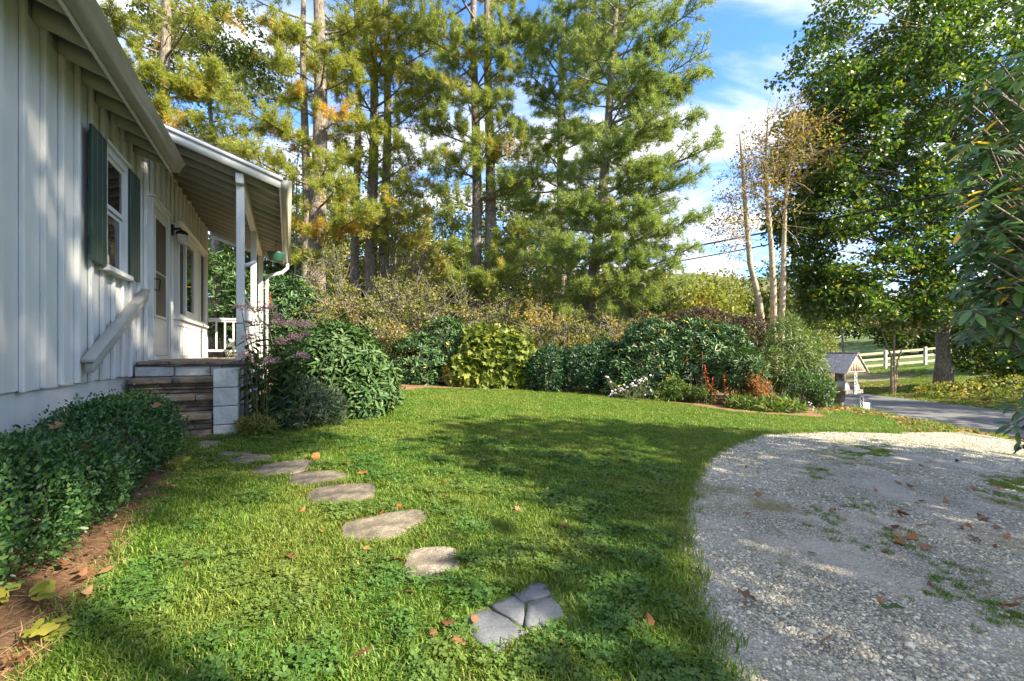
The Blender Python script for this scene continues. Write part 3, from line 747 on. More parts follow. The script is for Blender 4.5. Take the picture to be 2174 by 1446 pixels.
prism('barge_trim', [(-0.5, pz(-0.5)+0.105), (PE+0.03, pz(PE+0.03)+0.105), (PE+0.03, pz(PE+0.03)+0.148), (-0.5, pz(-0.5)+0.148)], PS0-0.048, PS0-0.027, 'trim', proof)
prism('barge_board', [(0.0, pz(0.0)), (PE+0.01, pz(PE+0.01)), (PE+0.01, pz(PE+0.01)+0.149), (0.0, pz(0.0)+0.149)], PS1+0.001, PS1+0.025, 'trim', proof)
fp = pz(PE)
HB('fascia', PS0, PS1, PE-0.018, PE+0.008, fp-0.02, fp+0.125, 'trim', proof)
pg = gutter('gutter', PS0-0.03, PS1+0.02, PE+0.010, fp-0.01, 'gutter', house)
# beam and posts
HB('beam', PS0+0.03, 12.0, 0.975, 1.065, pz(1.065)-0.125, pz(1.065)-0.002, 'trim')
DK = -0.09
POSTS = [6.78, 9.25, 11.55]
for sp in POSTS:
    HB('post', sp-0.046, sp+0.046, 0.974, 1.066, DK+0.002, pz(1.065)-0.127, 'trim', house, 0.006)
# downspout from the far end of the gutter to the last post
def tube_obj(name, pts, r, mat, parent, n=10, smooth=True):
    mb = MB(); mb.tube(pts, r, n); return mb.build(name, M[mat], parent, smooth)
def Lp(s, o, b): return Vector((s, -o, Z(b)))
tube_obj('downspout', [Lp(12.0, PE+0.07, fp-0.012), Lp(12.0, PE+0.07, fp-0.12), Lp(11.97, PE-0.04, fp-0.24), Lp(11.9, 1.22, fp-0.32), Lp(11.86, 1.13, fp-0.42), Lp(11.86, 1.12, -0.9)], 0.038, 'trim', house)

# ---- porch deck of mortared stone, steps, cheek wall
deck = HB('porch_deck', 6.52, 12.05, 0.03, 1.11, -1.3, DK-0.028, 'mortar', zero=True)
ds = 6.47; row = 0
while ds < 12.0:
    ln = 0.34 + 0.12*rngh.random(); oo = 0.03
    while oo < 1.10:
        wd = min(0.28+0.2*rngh.random(), 1.135-oo)
        if 1.135-oo-wd < 0.12: wd = 1.135-oo
        HB('flagstone', ds+0.006, min(ds+ln,12.05)-0.006, oo+0.006, oo+wd-0.006, DK-0.045, DK+rngh.normal(0,.002), 'flagstone', deck, 0.008)
        oo += wd
    ds += ln; row += 1
SW0, SW1 = -0.02+0.03, 0.845
steps = HB('porch_steps', 5.83, 6.50, SW0, SW1-0.01, -1.2, -0.66, 'mortar', zero=True)
HB('riser_core', 6.06, 6.50, SW0, SW1-0.012, -0.66, -0.48, 'mortar', steps)
HB('riser_core', 6.30, 6.50, SW0, SW1-0.014, -0.48, -0.31, 'mortar', steps)
HB('riser_core', 6.50, 6.518, SW0, SW1-0.016, -0.31, -0.14, 'mortar', steps)
def course(s_face, b0, b1, lens, mat, dep=0.10, proud=0.0, gap=0.006, o0=SW0, o1=SW1-0.006, bev=0.008):
    tot = sum(lens); o = o0
    for l in lens:
        w = (o1-o0)*l/tot; j = rngh.normal(0, .006)
        HB('stone', s_face-proud+j, s_face+dep, o+gap/2, o+w-gap/2, b0+gap/2+abs(rngh.normal(0,.002)), b1-gap/2-abs(rngh.normal(0,.002)), mat, steps, bev); o += w
# (from the top) deck edge, block riser, then treads over thin dry-laid stones
course(6.47, -0.145, DK-0.048, [1.2,1.0,0.8,1.0], 'flagstone', 0.06, 0.02)
course(6.49, -0.275, -0.148, [1.0,0.95,0.3], 'block', 0.03, 0.0, 0.012)
def treads(s0, s1, b, lens):
    tot = sum(lens); o = SW0
    for l in lens:
        w = (SW1-0.006-SW0)*l/tot
        HB('tread', s0-0.03+rngh.normal(0,.008), s1, o+0.004, o+w-0.004, b-0.065, b+rngh.normal(0,.003), 'flagstone', steps, 0.012); o += w
treads(6.25, 6.488, -0.275, [1.0, 1.1])
course(6.27, -0.375, -0.342, [0.8,1,0.5], 'slate', 0.04, 0.0); course(6.27, -0.41, -0.376, [1,0.9,0.7], 'slate', 0.04, 0.012); course(6.27, -0.455, -0.411, [0.6,1.2,0.8], 'slate', 0.04, 0.0)
treads(6.01, 6.265, -0.455, [1.2, 1.0, 0.6])
course(6.03, -0.555, -0.522, [0.7,1.1,1.0], 'slate', 0.04, 0.005); course(6.03, -0.595, -0.556, [1,0.6,0.8], 'slate', 0.04, -0.008); course(6.03, -0.64, -0.596, [0.8,1.2], 'slate', 0.04, 0.01)
treads(5.77, 6.025, -0.64, [0.9, 1.3])
course(5.80, -0.75, -0.708, [1.0,1.2,0.6], 'slate', 0.04, 0.0); course(5.80, -0.81, -0.751, [0.8,1.0], 'slate', 0.04, 0.01); course(5.80, -0.90, -0.811, [1.2,1.0,0.7], 'slate', 0.04, 0.0)
# cheek wall of concrete blocks
cheek = HB('cheek_wall', 5.79, 6.84, 0.862, 1.058, -1.2, -0.19, 'mortar', zero=True)
for ri, (b0, b1) in enumerate([(-0.97,-0.772),(-0.769,-0.572),(-0.569,-0.372),(-0.369,-0.172)]):
    cuts = [5.77, 6.17, 6.57, 6.86] if ri % 2 else [5.77, 5.97, 6.37, 6.86]
    for a, b in zip(cuts[:-1], cuts[1:]):
        HB('block', a+0.004, b-0.004, 0.848, 1.075+rngh.normal(0,.002), b0+0.003, b1-0.003, 'block', cheek, 0.006)
# white skirt boards below the deck edge
skirt = HB('skirting', 6.87, 12.04, 1.112, 1.13, -1.1, DK-0.05, 'white', zero=True)
HB('skirt_post', 6.88, 6.98, 1.131, 1.17, -1.1, DK-0.05, 'trim', skirt)

# ---- handrail on the wall beside the steps
ang = math.atan2(0.705+0.13, 1.5)
def rail_part(name, s0, b0, s1, b1, o0, o1, t, mat, parent):
    return prism2(name, [(s0,b0),(s1,b1),(s1,b1+t),(s0,b0+t)], o0, o1, mat, parent)
def prism2(name, prof, o0, o1, mat, parent=house):
    n = len(prof); mb = MB(); v = [(s, -o0, Z(b)) for s, b in prof] + [(s, -o1, Z(b)) for s, b in prof]
    mb.add(v, [(i,(i+1)%n,n+(i+1)%n,n+i) for i in range(n)]); mb.poly.append(list(range(n))[::-1]); mb.poly.append(list(range(n,2*n)))
    o = mb.build(name, M[mat], parent); bm = bmesh.new(); bm.from_mesh(o.data); bmesh.ops.recalc_face_normals(bm, faces=bm.faces[:]); 
    bmesh.ops.bevel(bm, geom=bm.edges[:], offset=0.004, segments=1, affect='EDGES'); bm.to_mesh(o.data); bm.free(); return o
hr = rail_part('handrail', 4.95, -0.165, 6.62, 0.625, 0.055, 0.115, 0.085, 'soffit', house)
rail_part('rail_cap', 4.92, -0.078, 6.62, 0.712, 0.040, 0.130, 0.035, 'soffit', hr)
for q in (5.2, 5.8, 6.4): HB('rail_bracket', q, q+0.05, 0.025, 0.054, -0.165+(q-4.95)*0.473+0.01, -0.165+(q-4.95)*0.473+0.08, 'soffit', hr)

# ---- side window with shutters
def sash_window(s0, s1, b0, b1):
    w = HB('window', s0+0.03, s1-0.03, -0.02, -0.010, b0+0.03, b1-0.03, 'curtain', zero=True)
    T = 0.07
    HB('window_frame', s0, s0+T, -0.024, 0.055, b0, b1, 'trim', w); HB('window_frame', s1-T, s1, -0.024, 0.055, b0, b1, 'trim', w)
    HB('window_frame', s0+T, s1-T, -0.024, 0.055, b1-T, b1, 'trim', w)
    HB('drip_cap', s0-0.02, s1+0.02, 0.0, 0.085, b1+0.002, b1+0.028, 'trim', w)
    HB('sill', s0-0.03, s1+0.03, -0.02, 0.095, b0-0.035, b0+0.012, 'trim', w)
    mid = (b0+b1)/2
    for (lo, hi, oo) in ((b0+0.013, mid, 0.018), (mid+0.002, b1-T-0.002, 0.036)):
        HB('sash', s0+T+0.002, s0+T+0.04, oo-0.016, oo, lo, hi, 'trim', w); HB('sash', s1-T-0.04, s1-T-0.002, oo-0.016, oo, lo, hi, 'trim', w)
        HB('sash', s0+T+0.042, s1-T-0.042, oo-0.016, oo, lo, lo+0.045, 'trim', w); HB('sash', s0+T+0.042, s1-T-0.042, oo-0.016, oo, hi-0.04, hi, 'trim', w)
        HB('pane', s0+T+0.041, s1-T-0.041, oo-0.012, oo-0.008, lo+0.046, hi-0.041, 'glass', w, 0)
sash_window(*WIN)
for (s0, s1) in ((5.05, 5.405), (6.105, 6.46)):
    sh = HB('shutter', s0+0.04, s1-0.04, 0.036, 0.042, 0.84, 1.92, 'green_paint', zero=True)
    w = (s1-s0)/3
    for i in range(3): HB('shutter_board', s0+i*w+0.002, s0+(i+1)*w-0.002, 0.050, 0.074, 0.795+rngh.normal(0,.002), 1.955, 'green_paint', sh, 0.004)
    for b in (0.93, 1.38, 1.80): HB('shutter_cleat', s0+0.02, s1-0.02, 0.0365, 0.0495, b, b+0.07, 'green_paint', sh, 0.003)

# ---- door with storm glass
d0, d1, db, dt = DOOR
door = HB('door', d0+0.075, d1-0.075, -0.020, 0.022, db+0.055, dt-0.075, 'door', zero=True)
HB('door_frame', d0, d0+0.07, -0.024, 0.045, db+0.002, dt, 'trim', door); HB('door_frame', d1-0.07, d1, -0.024, 0.045, db+0.002, dt, 'trim', door)
HB('door_frame', d0+0.071, d1-0.071, -0.024, 0.045, dt-0.07, dt, 'trim', door)
HB('drip_cap', d0-0.02, d1+0.02, 0.001, 0.07, dt+0.002, dt+0.025, 'trim', door)
HB('threshold', d0+0.071, d1-0.071, 0.0, 0.07, db+0.004, db+0.052, 'trim', door)
gs0, gs1, gb0, gb1 = d0+0.19, d1-0.19, 0.50, 1.76
HB('pane', gs0, gs1, 0.023, 0.027, gb0, gb1, 'screen', door, 0)
for a in ((gs0-0.035,gs0,gb0-0.035,gb1+0.035),(gs1,gs1+0.035,gb0-0.035,gb1+0.035)): HB('glazing_bead', a[0], a[1], 0.023, 0.036, a[2], a[3], 'door', door, 0.004)
for a in ((gb0-0.035,gb0),(gb1,gb1+0.035)): HB('glazing_bead', gs0+0.001, gs1-0.001, 0.023, 0.036, a[0], a[1], 'door', door, 0.004)
HB('glazing_bar', gs0+0.001, gs1-0.001, 0.028, 0.033, 1.05, 1.075, 'soffit', door)
HB('kick_plate', d0+0.11, d1-0.11, 0.023, 0.030, db+0.065, db+0.16, 'trim', door)
HB('handle', d0+0.10, d0+0.135, 0.023, 0.036, 0.80, 0.98, 'black_metal', door)
tube_obj('handle_lever', [Lp(d0+0.118, 0.034, 0.95), Lp(d0+0.118, 0.085, 0.95), Lp(d0+0.15, 0.09, 0.94), Lp(d0+0.16, 0.075, 0.80), Lp(d0+0.118, 0.036, 0.815)], 0.008, 'black_metal', door, 6)
# ---- wall lamp between door and window
lamp = thing('wall_lamp', 'black wall lantern with a frosted glass shade between door and picture window', 'lamp', house.matrix_basis @ Lp(8.27, 0.025, 1.78), math.atan2(U.y, U.x))
mb = MB(); mb.box((-0.05,-0.022,-0.03),(0.05,0,0.12)); mb.tube([(0,-0.02,0.06),(0,-0.10,0.08),(0,-0.12,0.05)], 0.016, 8); mb.build('bracket', M['black_metal'], lamp)
mb = MB(); mb.tube([(0,-0.12,0.055),(0,-0.12,0.02),(0,-0.12,-0.01)], [0.03,0.075,0.080], 14); mb.build('cap', M['black_metal'], lamp, True)
mb = MB(); mb.tube([(0,-0.12,-0.012),(0,-0.12,-0.05),(0,-0.12,-0.11),(0,-0.12,-0.15)], [0.064,0.076,0.072,0.055], 14); mb.build('lamp_shade', M['lampglass'], lamp, True)

# ---- picture window
w0, w1, wb0, wb1 = BIG
pw = HB('picture_window', w0+0.03, w1-0.03, -0.022, -0.012, wb0+0.03, wb1-0.03, 'curtain', zero=True)
T = 0.06
for a, b in ((w0, w0+T), (8.99, 9.07), (10.32, 10.40), (w1-T, w1)): HB('window_frame', a, b, -0.02, 0.075, wb0, wb1, 'trim', pw)
for a, b in ((w0+T+.001, 8.989), (9.071, 10.319), (10.401, w1-T-.001)):
    HB('window_frame', a, b, -0.02, 0.075, wb1-T, wb1, 'trim', pw); HB('window_frame', a, b, -0.02, 0.075, wb0, wb0+T, 'trim', pw)
HB('drip_cap', w0-0.03, w1+0.03, 0.03, 0.12, wb1+0.002, wb1+0.03, 'trim', pw)
HB('sill', w0-0.03, w1+0.03, 0.001, 0.12, wb0-0.04, wb0-0.001, 'trim', pw)
for a, b, mt in ((w0+T, 8.989, 'screen'), (10.401, w1-T, 'screen')):
    HB('pane', a+.002, b-.002, 0.03, 0.035, wb0+T+.001, wb1-T-.001, mt, pw, 0)
HB('sash', 9.075, 9.15, 0.01, 0.05, wb0+T+.001, wb1-T-.001, 'trim', pw); HB('sash', 9.88, 10.315, 0.01, 0.05, wb0+T+.001, wb1-T-.001, 'trim', pw)
HB('sash', 9.151, 9.879, 0.01, 0.05, wb0+T+.001, wb0+T+.10, 'trim', pw); HB('sash', 9.151, 9.879, 0.01, 0.05, wb1-T-.10, wb1-T-.001, 'trim', pw)
HB('pane', 9.152, 9.878, 0.02, 0.026, wb0+T+.101, wb1-T-.101, 'glass', pw, 0)
# battened panel under the picture window
pan = HB('window_panel', w0-0.01, w1+0.01, 0.002, 0.05, -0.088, wb0-0.045, 'white', zero=True)
q = w0
while q < w1-0.02: HB('batten', q, q+0.06, 0.051, 0.078, -0.03, wb0-0.13, 'white', pan, 0.004); q += 0.2
HB('panel_rail', w0-0.012, w1+0.012, 0.051, 0.082, wb0-0.128, wb0-0.046, 'trim', pan); HB('panel_rail', w0-0.012, w1+0.012, 0.051, 0.082, -0.088, -0.032, 'trim', pan)

# ---- porch railings
def rail_run(kind, p0, p1, fixed):
    along = kind == 's'
    L_ = p1-p0
    def B(n, t0, t1, h, b0, b1, parent, zero=False):
        if along: return HB(n, t0, t1, fixed-h, fixed+h, b0, b1, 'trim', parent, 0.003, zero)
        return HB(n, fixed-h, fixed+h, t0, t1, b0, b1, 'trim', parent, 0.003, zero)
    r = B('railing', p0, p1, 0.045, 0.715, 0.755, house, True)
    B('rail_strip', p0, p1, 0.02, 0.672, 0.713, r); B('bottom_rail', p0, p1, 0.022, 0.03, 0.075, r)
    n = max(2, int(L_/0.15))
    for i in range(1, n): B('baluster', p0+i*L_/n-0.016, p0+i*L_/n+0.016, 0.0165, 0.077, 0.670, r)
rail_run('o', 0.03, 0.973, 11.55)
rail_run('s', POSTS[0]+0.05, POSTS[1]-0.05, 1.02); rail_run('s', POSTS[1]+0.05, POSTS[2]-0.05, 1.02)
# small white bracket on the first post
tube_obj('flag_bracket', [Lp(POSTS[0]+0.0, 1.067, 1.13), Lp(POSTS[0], 1.10, 1.14), Lp(POSTS[0], 1.19, 1.19)], [0.03,0.028,0.022], 'trim', house, 8)
# hanging pot below the porch gutter
hp = house.matrix_basis @ Lp(9.9, 1.36, 1.77)
pot = thing('hanging_pot', 'small green plastic pot hanging from the porch eave near the gutter', 'flower pot', hp)
mb = MB(); mb.tube([(0,0,0),(0,0,0.01),(0,0,0.15),(0,0,0.165)], [0.10,0.115,0.165,0.172], 18); mb.build('bowl', M['pot_green'], pot, True)
mb = MB()
for k in range(3): mb.tube([(0.16*math.cos(k*2.094),0.16*math.sin(k*2.094),0.15),(0,0,0.33)], 0.004, 4)
mb.tube([(0,0,0.32),(0,0,0.42)], 0.004, 4); mb.build('hanger', M['black_metal'], pot)
# ------------------------------------------------------------------ foliage helpers
def T_ell(w=0.4, fold=0.06, curl=-0.08):
    v = np.array([(0,0,0),(w*.42,.25,fold*.8),(w*.5,.55,fold+curl*.3),(w*.28,.85,fold*.6+curl*.7),(0,1,curl),(-w*.28,.85,fold*.6+curl*.7),(-w*.5,.55,fold+curl*.3),(-w*.42,.25,fold*.8)])
    return v, np.array([(0,1,2),(0,2,4),(2,3,4),(0,4,6),(4,5,6),(0,6,7)])
def T_dia(w=0.5, fold=0.08, curl=-0.05):
    v = np.array([(0,0,0),(w*.5,.45,fold),(0,1,curl),(-w*.5,.45,fold)]); return v, np.array([(0,1,2),(0,2,3)])
def T_maple():
    o = [(0,0),(.22,.05),(.48,.10),(.34,.30),(.52,.58),(.22,.58),(.14,.72),(0,1.0),(-.14,.72),(-.22,.58),(-.52,.58),(-.34,.30),(-.48,.10),(-.22,.05)]
    v = [(x, y, 0.05*math.sin(7*x)+0.08*abs(x)) for x, y in o] + [(0,.42,0)]
    c = len(o); return np.array(v), np.array([(c, i, (i+1)%c) for i in range(c)])
def T_strap(w=0.1):
    v = np.array([(-w*.3,0,0),(w*.3,0,0),(w*.5,.4,.08),(-w*.5,.4,.08),(w*.35,.75,.04),(-w*.35,.75,.04),(0,1,-.12)])
    return v, np.array([(0,1,2),(0,2,3),(3,2,4),(3,4,5),(5,4,6)])
def T_tuft(n=11, spread=1.0, w=0.05, seed=0):
    """a bundle of pine needles"""
    rng = np.random.default_rng(seed); V = []; Fs = []
    for i in range(n):
        a = i*2.399 + rng.random(); e = spread*(0.15+0.85*math.sqrt((i+.5)/n)); l = 0.8+0.35*rng.random()
        d = np.array([math.sin(e)*math.cos(a), math.cos(e), math.sin(e)*math.sin(a)]); s = np.cross(d, rng.normal(0,1,3)); s /= np.linalg.norm(s)
        b = d*0.05; k = len(V); V += [b-s*w*.5, b+s*w*.5, d*l]; Fs.append((k,k+1,k+2))
    return np.array(V), np.array(Fs)
def nrm(a): return a/np.maximum(np.linalg.norm(a, axis=-1, keepdims=True), 1e-9)
def frames(D, Nz):
    y = nrm(D); x = np.cross(y, Nz); bad = np.linalg.norm(x, axis=1) < 1e-3; x[bad] = (1,0,0); x = nrm(x); z = np.cross(x, y)
    return np.stack([x, y, z], -1)
def scatter(mb, T, P, R, S):
    v, f = T; n = len(P)
    if n == 0: return
    W_ = np.einsum('nij,kj->nki', R, v)*np.asarray(S).reshape(-1,1,1) + P[:,None,:]
    mb.add(W_.reshape(-1,3), (f[None] + (np.arange(n)*len(v))[:,None,None]).reshape(-1, f.shape[1]))
def emit_leaves(par, base, T, P, R, S, mat, n_ind=0, name='leaf', rest='foliage', front=None):
    """leaves of one plant: the n_ind that show largest are parts of their own, the rest one part"""
    n = len(P); pick = np.zeros(n, bool)
    if n_ind:
        d = P[:,1].copy(); key = np.asarray(S)/np.maximum(d, .3)
        if front is not None: key = key*(0.2 + np.clip(front, 0, 1))
        px = P[:,0]/np.maximum(d,.05); key[(np.abs(px) > 1.14) | (d < .3)] = -1
        pick[np.argsort(-key)[:n_ind]] = True
        me = MB(); me.add(*T); me = me.mesh(name, mat, True)
        for i in np.nonzero(pick)[0]:
            o = link(name, me, par); s = float(np.asarray(S)[i])
            m = Matrix([[*(R[i][0]*s), P[i][0]-base[0]], [*(R[i][1]*s), P[i][1]-base[1]], [*(R[i][2]*s), P[i][2]-base[2]], [0,0,0,1]])
            o.matrix_basis = m
    mb = MB(); k = ~pick; scatter(mb, T, P[k], R[k], np.asarray(S)[k])
    o = mb.build(rest, mat, par, False, base)
    if n_ind: o['kind'] = 'stuff'
    return o
def vnoise(P, f, seed=0.0):
    P = np.asarray(P)*f + seed
    return (np.sin(P[:,0]*1.7+1.3*np.sin(P[:,1]*1.1+seed)) + np.sin(P[:,1]*1.9+1.1*np.sin(P[:,2]*1.3)) + np.sin(P[:,2]*1.6+1.2*np.sin(P[:,0]*1.2)))/3
def limb(mb, a, b, r0, r1, rng, n=5, bow=0.1, k=5):
    a, b = np.array(a, float), np.array(b, float); L_ = np.linalg.norm(b-a); off = rng.normal(0, bow*L_, 3)*np.array([1,1,.5])
    pts = []
    for i in range(k):
        t = i/(k-1); p = a + (b-a)*t + off*math.sin(math.pi*t)*.6 + rng.normal(0, bow*L_*.12, 3)*(0 < i < k-1); pts.append(p)
    mb.tube(pts, [r0+(r1-r0)*i/(k-1) for i in range(k)], n, cap=False); return pts

# ---- pines
TUFT = [T_tuft(7, 1.15, 0.092, i) for i in range(4)]
def bough(mw, mn, a, b, wid, thick, nt, rng, size=0.17, r0=0.03):
    """one limb from a to b with its side twigs and needle tufts"""
    a, b = np.array(a, float), np.array(b, float); D = b-a; L_ = np.linalg.norm(D)+1e-6; D = D/L_
    side = np.cross(D, (0,0,1)); side = side/np.linalg.norm(side); up = np.cross(side, D)
    sag = -0.06*L_
    path = lambda t: a[None] + (b-a)[None]*t[:,None] + up[None]*(sag*np.sin(np.pi*t))[:,None]
    mw.tube(list(path(np.linspace(0,1,5))), [r0*(1-.8*i/4) for i in range(5)], 5, cap=False)
    ns = max(4, int(L_*4)); tips = []
    for i in range(ns):
        t = 0.22 + 0.76*(i+rng.random())/ns; p = path(np.array([t]))[0]; sg = 1 if i % 2 else -1
        l = wid*(1.08-0.75*abs(t-0.5)*1.4)*(0.6+.5*rng.random())
        q = p + side*sg*l*.85 + D*l*.65 + up*(rng.normal(0,.35)*thick + .1*l)
        mw.tube([p, p+(q-p)*.5+up*.03, q], [r0*.35, r0*.25, r0*.12], 3, cap=False); tips.append((p, q))
    tips.append((path(np.array([.7]))[0], b))
    idx = rng.integers(0, len(tips), nt); u = rng.random(nt)**.6
    A = np.array([t[0] for t in tips])[idx]; B = np.array([t[1] for t in tips])[idx]
    P = A + (B-A)*u[:,None] + rng.normal(0, .05, (nt,3)) + up[None]*(rng.normal(.0,.35,nt)*thick*.5)[:,None]
    Dd = nrm(nrm(B-A)*.8 + rng.normal(0,.45,(nt,3)) + np.array([0,0,.45])[None])
    R = frames(Dd, rng.normal(0,1,(nt,3))); S = size*rng.uniform(.7,1.2,nt)
    for k in range(4):
        m = (np.arange(nt) % 4) == k; scatter(mn, TUFT[k], P[m], R[m], S[m])
def pine(label, base, H, dia, boughs, mat, z0=4, dz=0.9, per=4, prof=None, dens=60, seed=1, lean=(0,0), twins=None, dead=30, size=0.165, group='pines behind the lawn', zvis=15):
    rng = np.random.default_rng(seed); base = np.array(base)
    t = thing('pine_tree', label, 'pine', base, group=group)
    def tp(z, off=(0,0)): f = z/H; return base + np.array([lean[0]*f+off[0]+.06*math.sin(z*.5+seed), lean[1]*f+off[1]+.06*math.cos(z*.43+seed), z])
    def tr(z): return dia/2*max(.06, (1-z/H)**.8)
    mn, mw = MB(), MB()
    trunks = [((0,0),1.0)] if not twins else twins
    zs = np.concatenate([[-0.15,0.0,0.25,.6], np.arange(1.2, H, .8), [H]])
    for (off, k) in trunks:
        mt = MB(); mt.tube([tp(z, off) for z in zs], [tr(max(z,0))*k*(1.35 if z <= 0 else 1.12 if z < .3 else 1) for z in zs], 12)
        mt.build('trunk', M['pine_bark'], t, True, base)
    for i in range(dead):                        # bare dead limbs low on the trunk
        z = rng.uniform(1.5, max(z0+2.5, 4)); a = rng.random()*6.283; l = rng.uniform(.5,1.9); p = tp(z)
        q = p + np.array([math.cos(a)*l, math.sin(a)*l, rng.uniform(-.25,.45)*l]); limb(mw, p, q, .018, .004, rng, 3, .12)
        for _ in range(3):
            u = rng.uniform(.3,.9); r = p+(q-p)*u; limb(mw, r, r+rng.normal(0,.28,3), .008, .002, rng, 3, .15, 3)
    z = z0
    while z < min(H-.5, zvis):
        a0 = rng.random()*6.283
        for j in range(per):
            a = a0 + j*6.283/per + rng.normal(0,.25); l = prof(z, a)*rng.uniform(.7,1.15) if prof else 2.2
            if l < .4: continue
            zz = z + rng.uniform(-.3,.3); p = tp(zz); q = p + np.array([math.cos(a)*l, math.sin(a)*l, l*rng.uniform(.05,.38)])
            bough(mw, mn, p, q, .30*l+.18, .16+.05*l, int(2.9*dens*l*rng.uniform(.7,1.3)), rng, size, .016+.012*l)
        z += dz*rng.uniform(.8,1.2)
    for (px, py, dd, wid, n) in boughs:            # limbs read off the photograph, from the trunk outwards
        q = np.array(at(px, py, dd)); hz = np.hypot(q[0]-base[0], q[1]-base[1]); zt = max(1.5, q[2]-base[2]-.22*hz)
        bough(mw, mn, tp(zt), q, wid*1.15, .5, int(n*3.4), rng, size, .02+.012*hz)
    mw.build('branches', M['twig'] if dead > 60 else M['pine_bark'], t, False, base)['kind'] = 'stuff'
    mn.build('crown', mat, t, False, base)
    return t

# ---- broad-leaved trees and shrubs
def leafy_tree(name, label, base, dia, stems, lobes, ncl, per, cr, T, size, mat, bark='bark', seed=1, group=None, cat='tree', limb_n=60, limb_r=.03, flat=.7, up=.6, outer=.45, droop=.0):
    """stems: list of point lists (trunks); lobes: (centre, radii) ellipsoids filled with leaf clusters"""
    rng = np.random.default_rng(seed); base = np.array(base); t = thing(name, label, cat, base, group=group)
    for pts in stems:
        mt = MB(); k = len(pts); mt.tube(pts, [dia/2*(1.25 if i == 0 else 1-.92*i/(k-1)) for i in range(k)], 10); mt.build('trunk', M[bark], t, True, base)
    vol = np.array([r[0]*r[1]*r[2] for c, r in lobes])**.75; vol = vol/vol.sum(); C = []
    while len(C) < ncl:
        j = rng.choice(len(lobes), p=vol); c, r = lobes[j]; d = nrm(rng.normal(0,1,(1,3)))[0]; q = (outer + (1-outer)*rng.random()**.6)
        p = np.array(c) + d*np.array(r)*q
        if vnoise(p[None], .9, seed)[0] < -.42: continue
        C.append(p)
    C = np.array(C); mb = MB(); S_pts = np.concatenate([np.array([np.array(pts[i])+(np.array(pts[i+1])-np.array(pts[i]))*u for i in range(len(pts)-1) for u in (0,.33,.66)]) for pts in stems])
    for c in C[rng.permutation(len(C))[:limb_n]]:
        d = np.linalg.norm(S_pts - c, axis=1) + 1.2*np.maximum(0, S_pts[:,2]-c[2]+.3); s0 = S_pts[np.argmin(d)]; l = np.linalg.norm(c-s0)
        pts = limb(mb, s0, c, limb_r*(.35+.25*l/2), .006, rng, 4, .08, 6)
        for _ in range(3):
            p = pts[rng.integers(2,5)]; limb(mb, p, c+rng.normal(0,cr,3), .012, .004, rng, 3, .1, 3)
    mb.build('branches', M[bark], t, False, base)['kind'] = 'stuff'
    n = ncl*per; ci = np.repeat(np.arange(ncl), per); o = rng.normal(0,1,(n,3)); o = nrm(o)*(rng.random((n,1))**.45)*cr*np.array([1,1,flat])[None]
    P = C[ci] + o; D = nrm(nrm(o)*.6 + rng.normal(0,.7,(n,3)) + np.array([0,0,-.3-droop])[None]); Nz = nrm(rng.normal(0,.6,(n,3)) + np.array([0,0,up])[None])
    mb = MB(); scatter(mb, T, P, frames(D, Nz), size*rng.uniform(.65,1.25,n)); mb.build('crown', mat, t, False, base)
    return t
def mound(lobes, n, rng, seed, rough=.12, low=-.45, lumps=2.2):
    """points and outward normals over the skin of a union of ellipsoids (with some depth)"""
    ar = np.array([(r[0]*r[1]+r[1]*r[2]+r[0]*r[2]) for c, r in lobes]); ar = ar/ar.sum(); j = rng.choice(len(lobes), n*2, p=ar)
    C = np.array([l[0] for l in lobes])[j]; Rr = np.array([l[1] for l in lobes])[j]
    d = nrm(rng.normal(0,1,(n*2,3))); k = d[:,2] > low; C, Rr, d = C[k], Rr[k], d[k]
    q = 1 - np.abs(rng.normal(0, .16, len(d))); q = q + (rng.random(len(d)) < .14)*rng.random(len(d))*.22; P = C + d*Rr*q[:,None]
    ln = vnoise(P, lumps, seed); P = P + d*(ln*rough)[:,None]*np.minimum(Rr, 1)
    keep = np.ones(len(P), bool)
    for i, (c, r) in enumerate(lobes):
        e = np.sum(((P-np.array(c))/np.array(r))**2, 1); keep &= ~((e < .55))
    P, d = P[keep], nrm(d/Rr)[keep]; keep = P[:,2] > zg(P[:,0], P[:,1]) + .02
    return P[keep][:n], d[keep][:n]
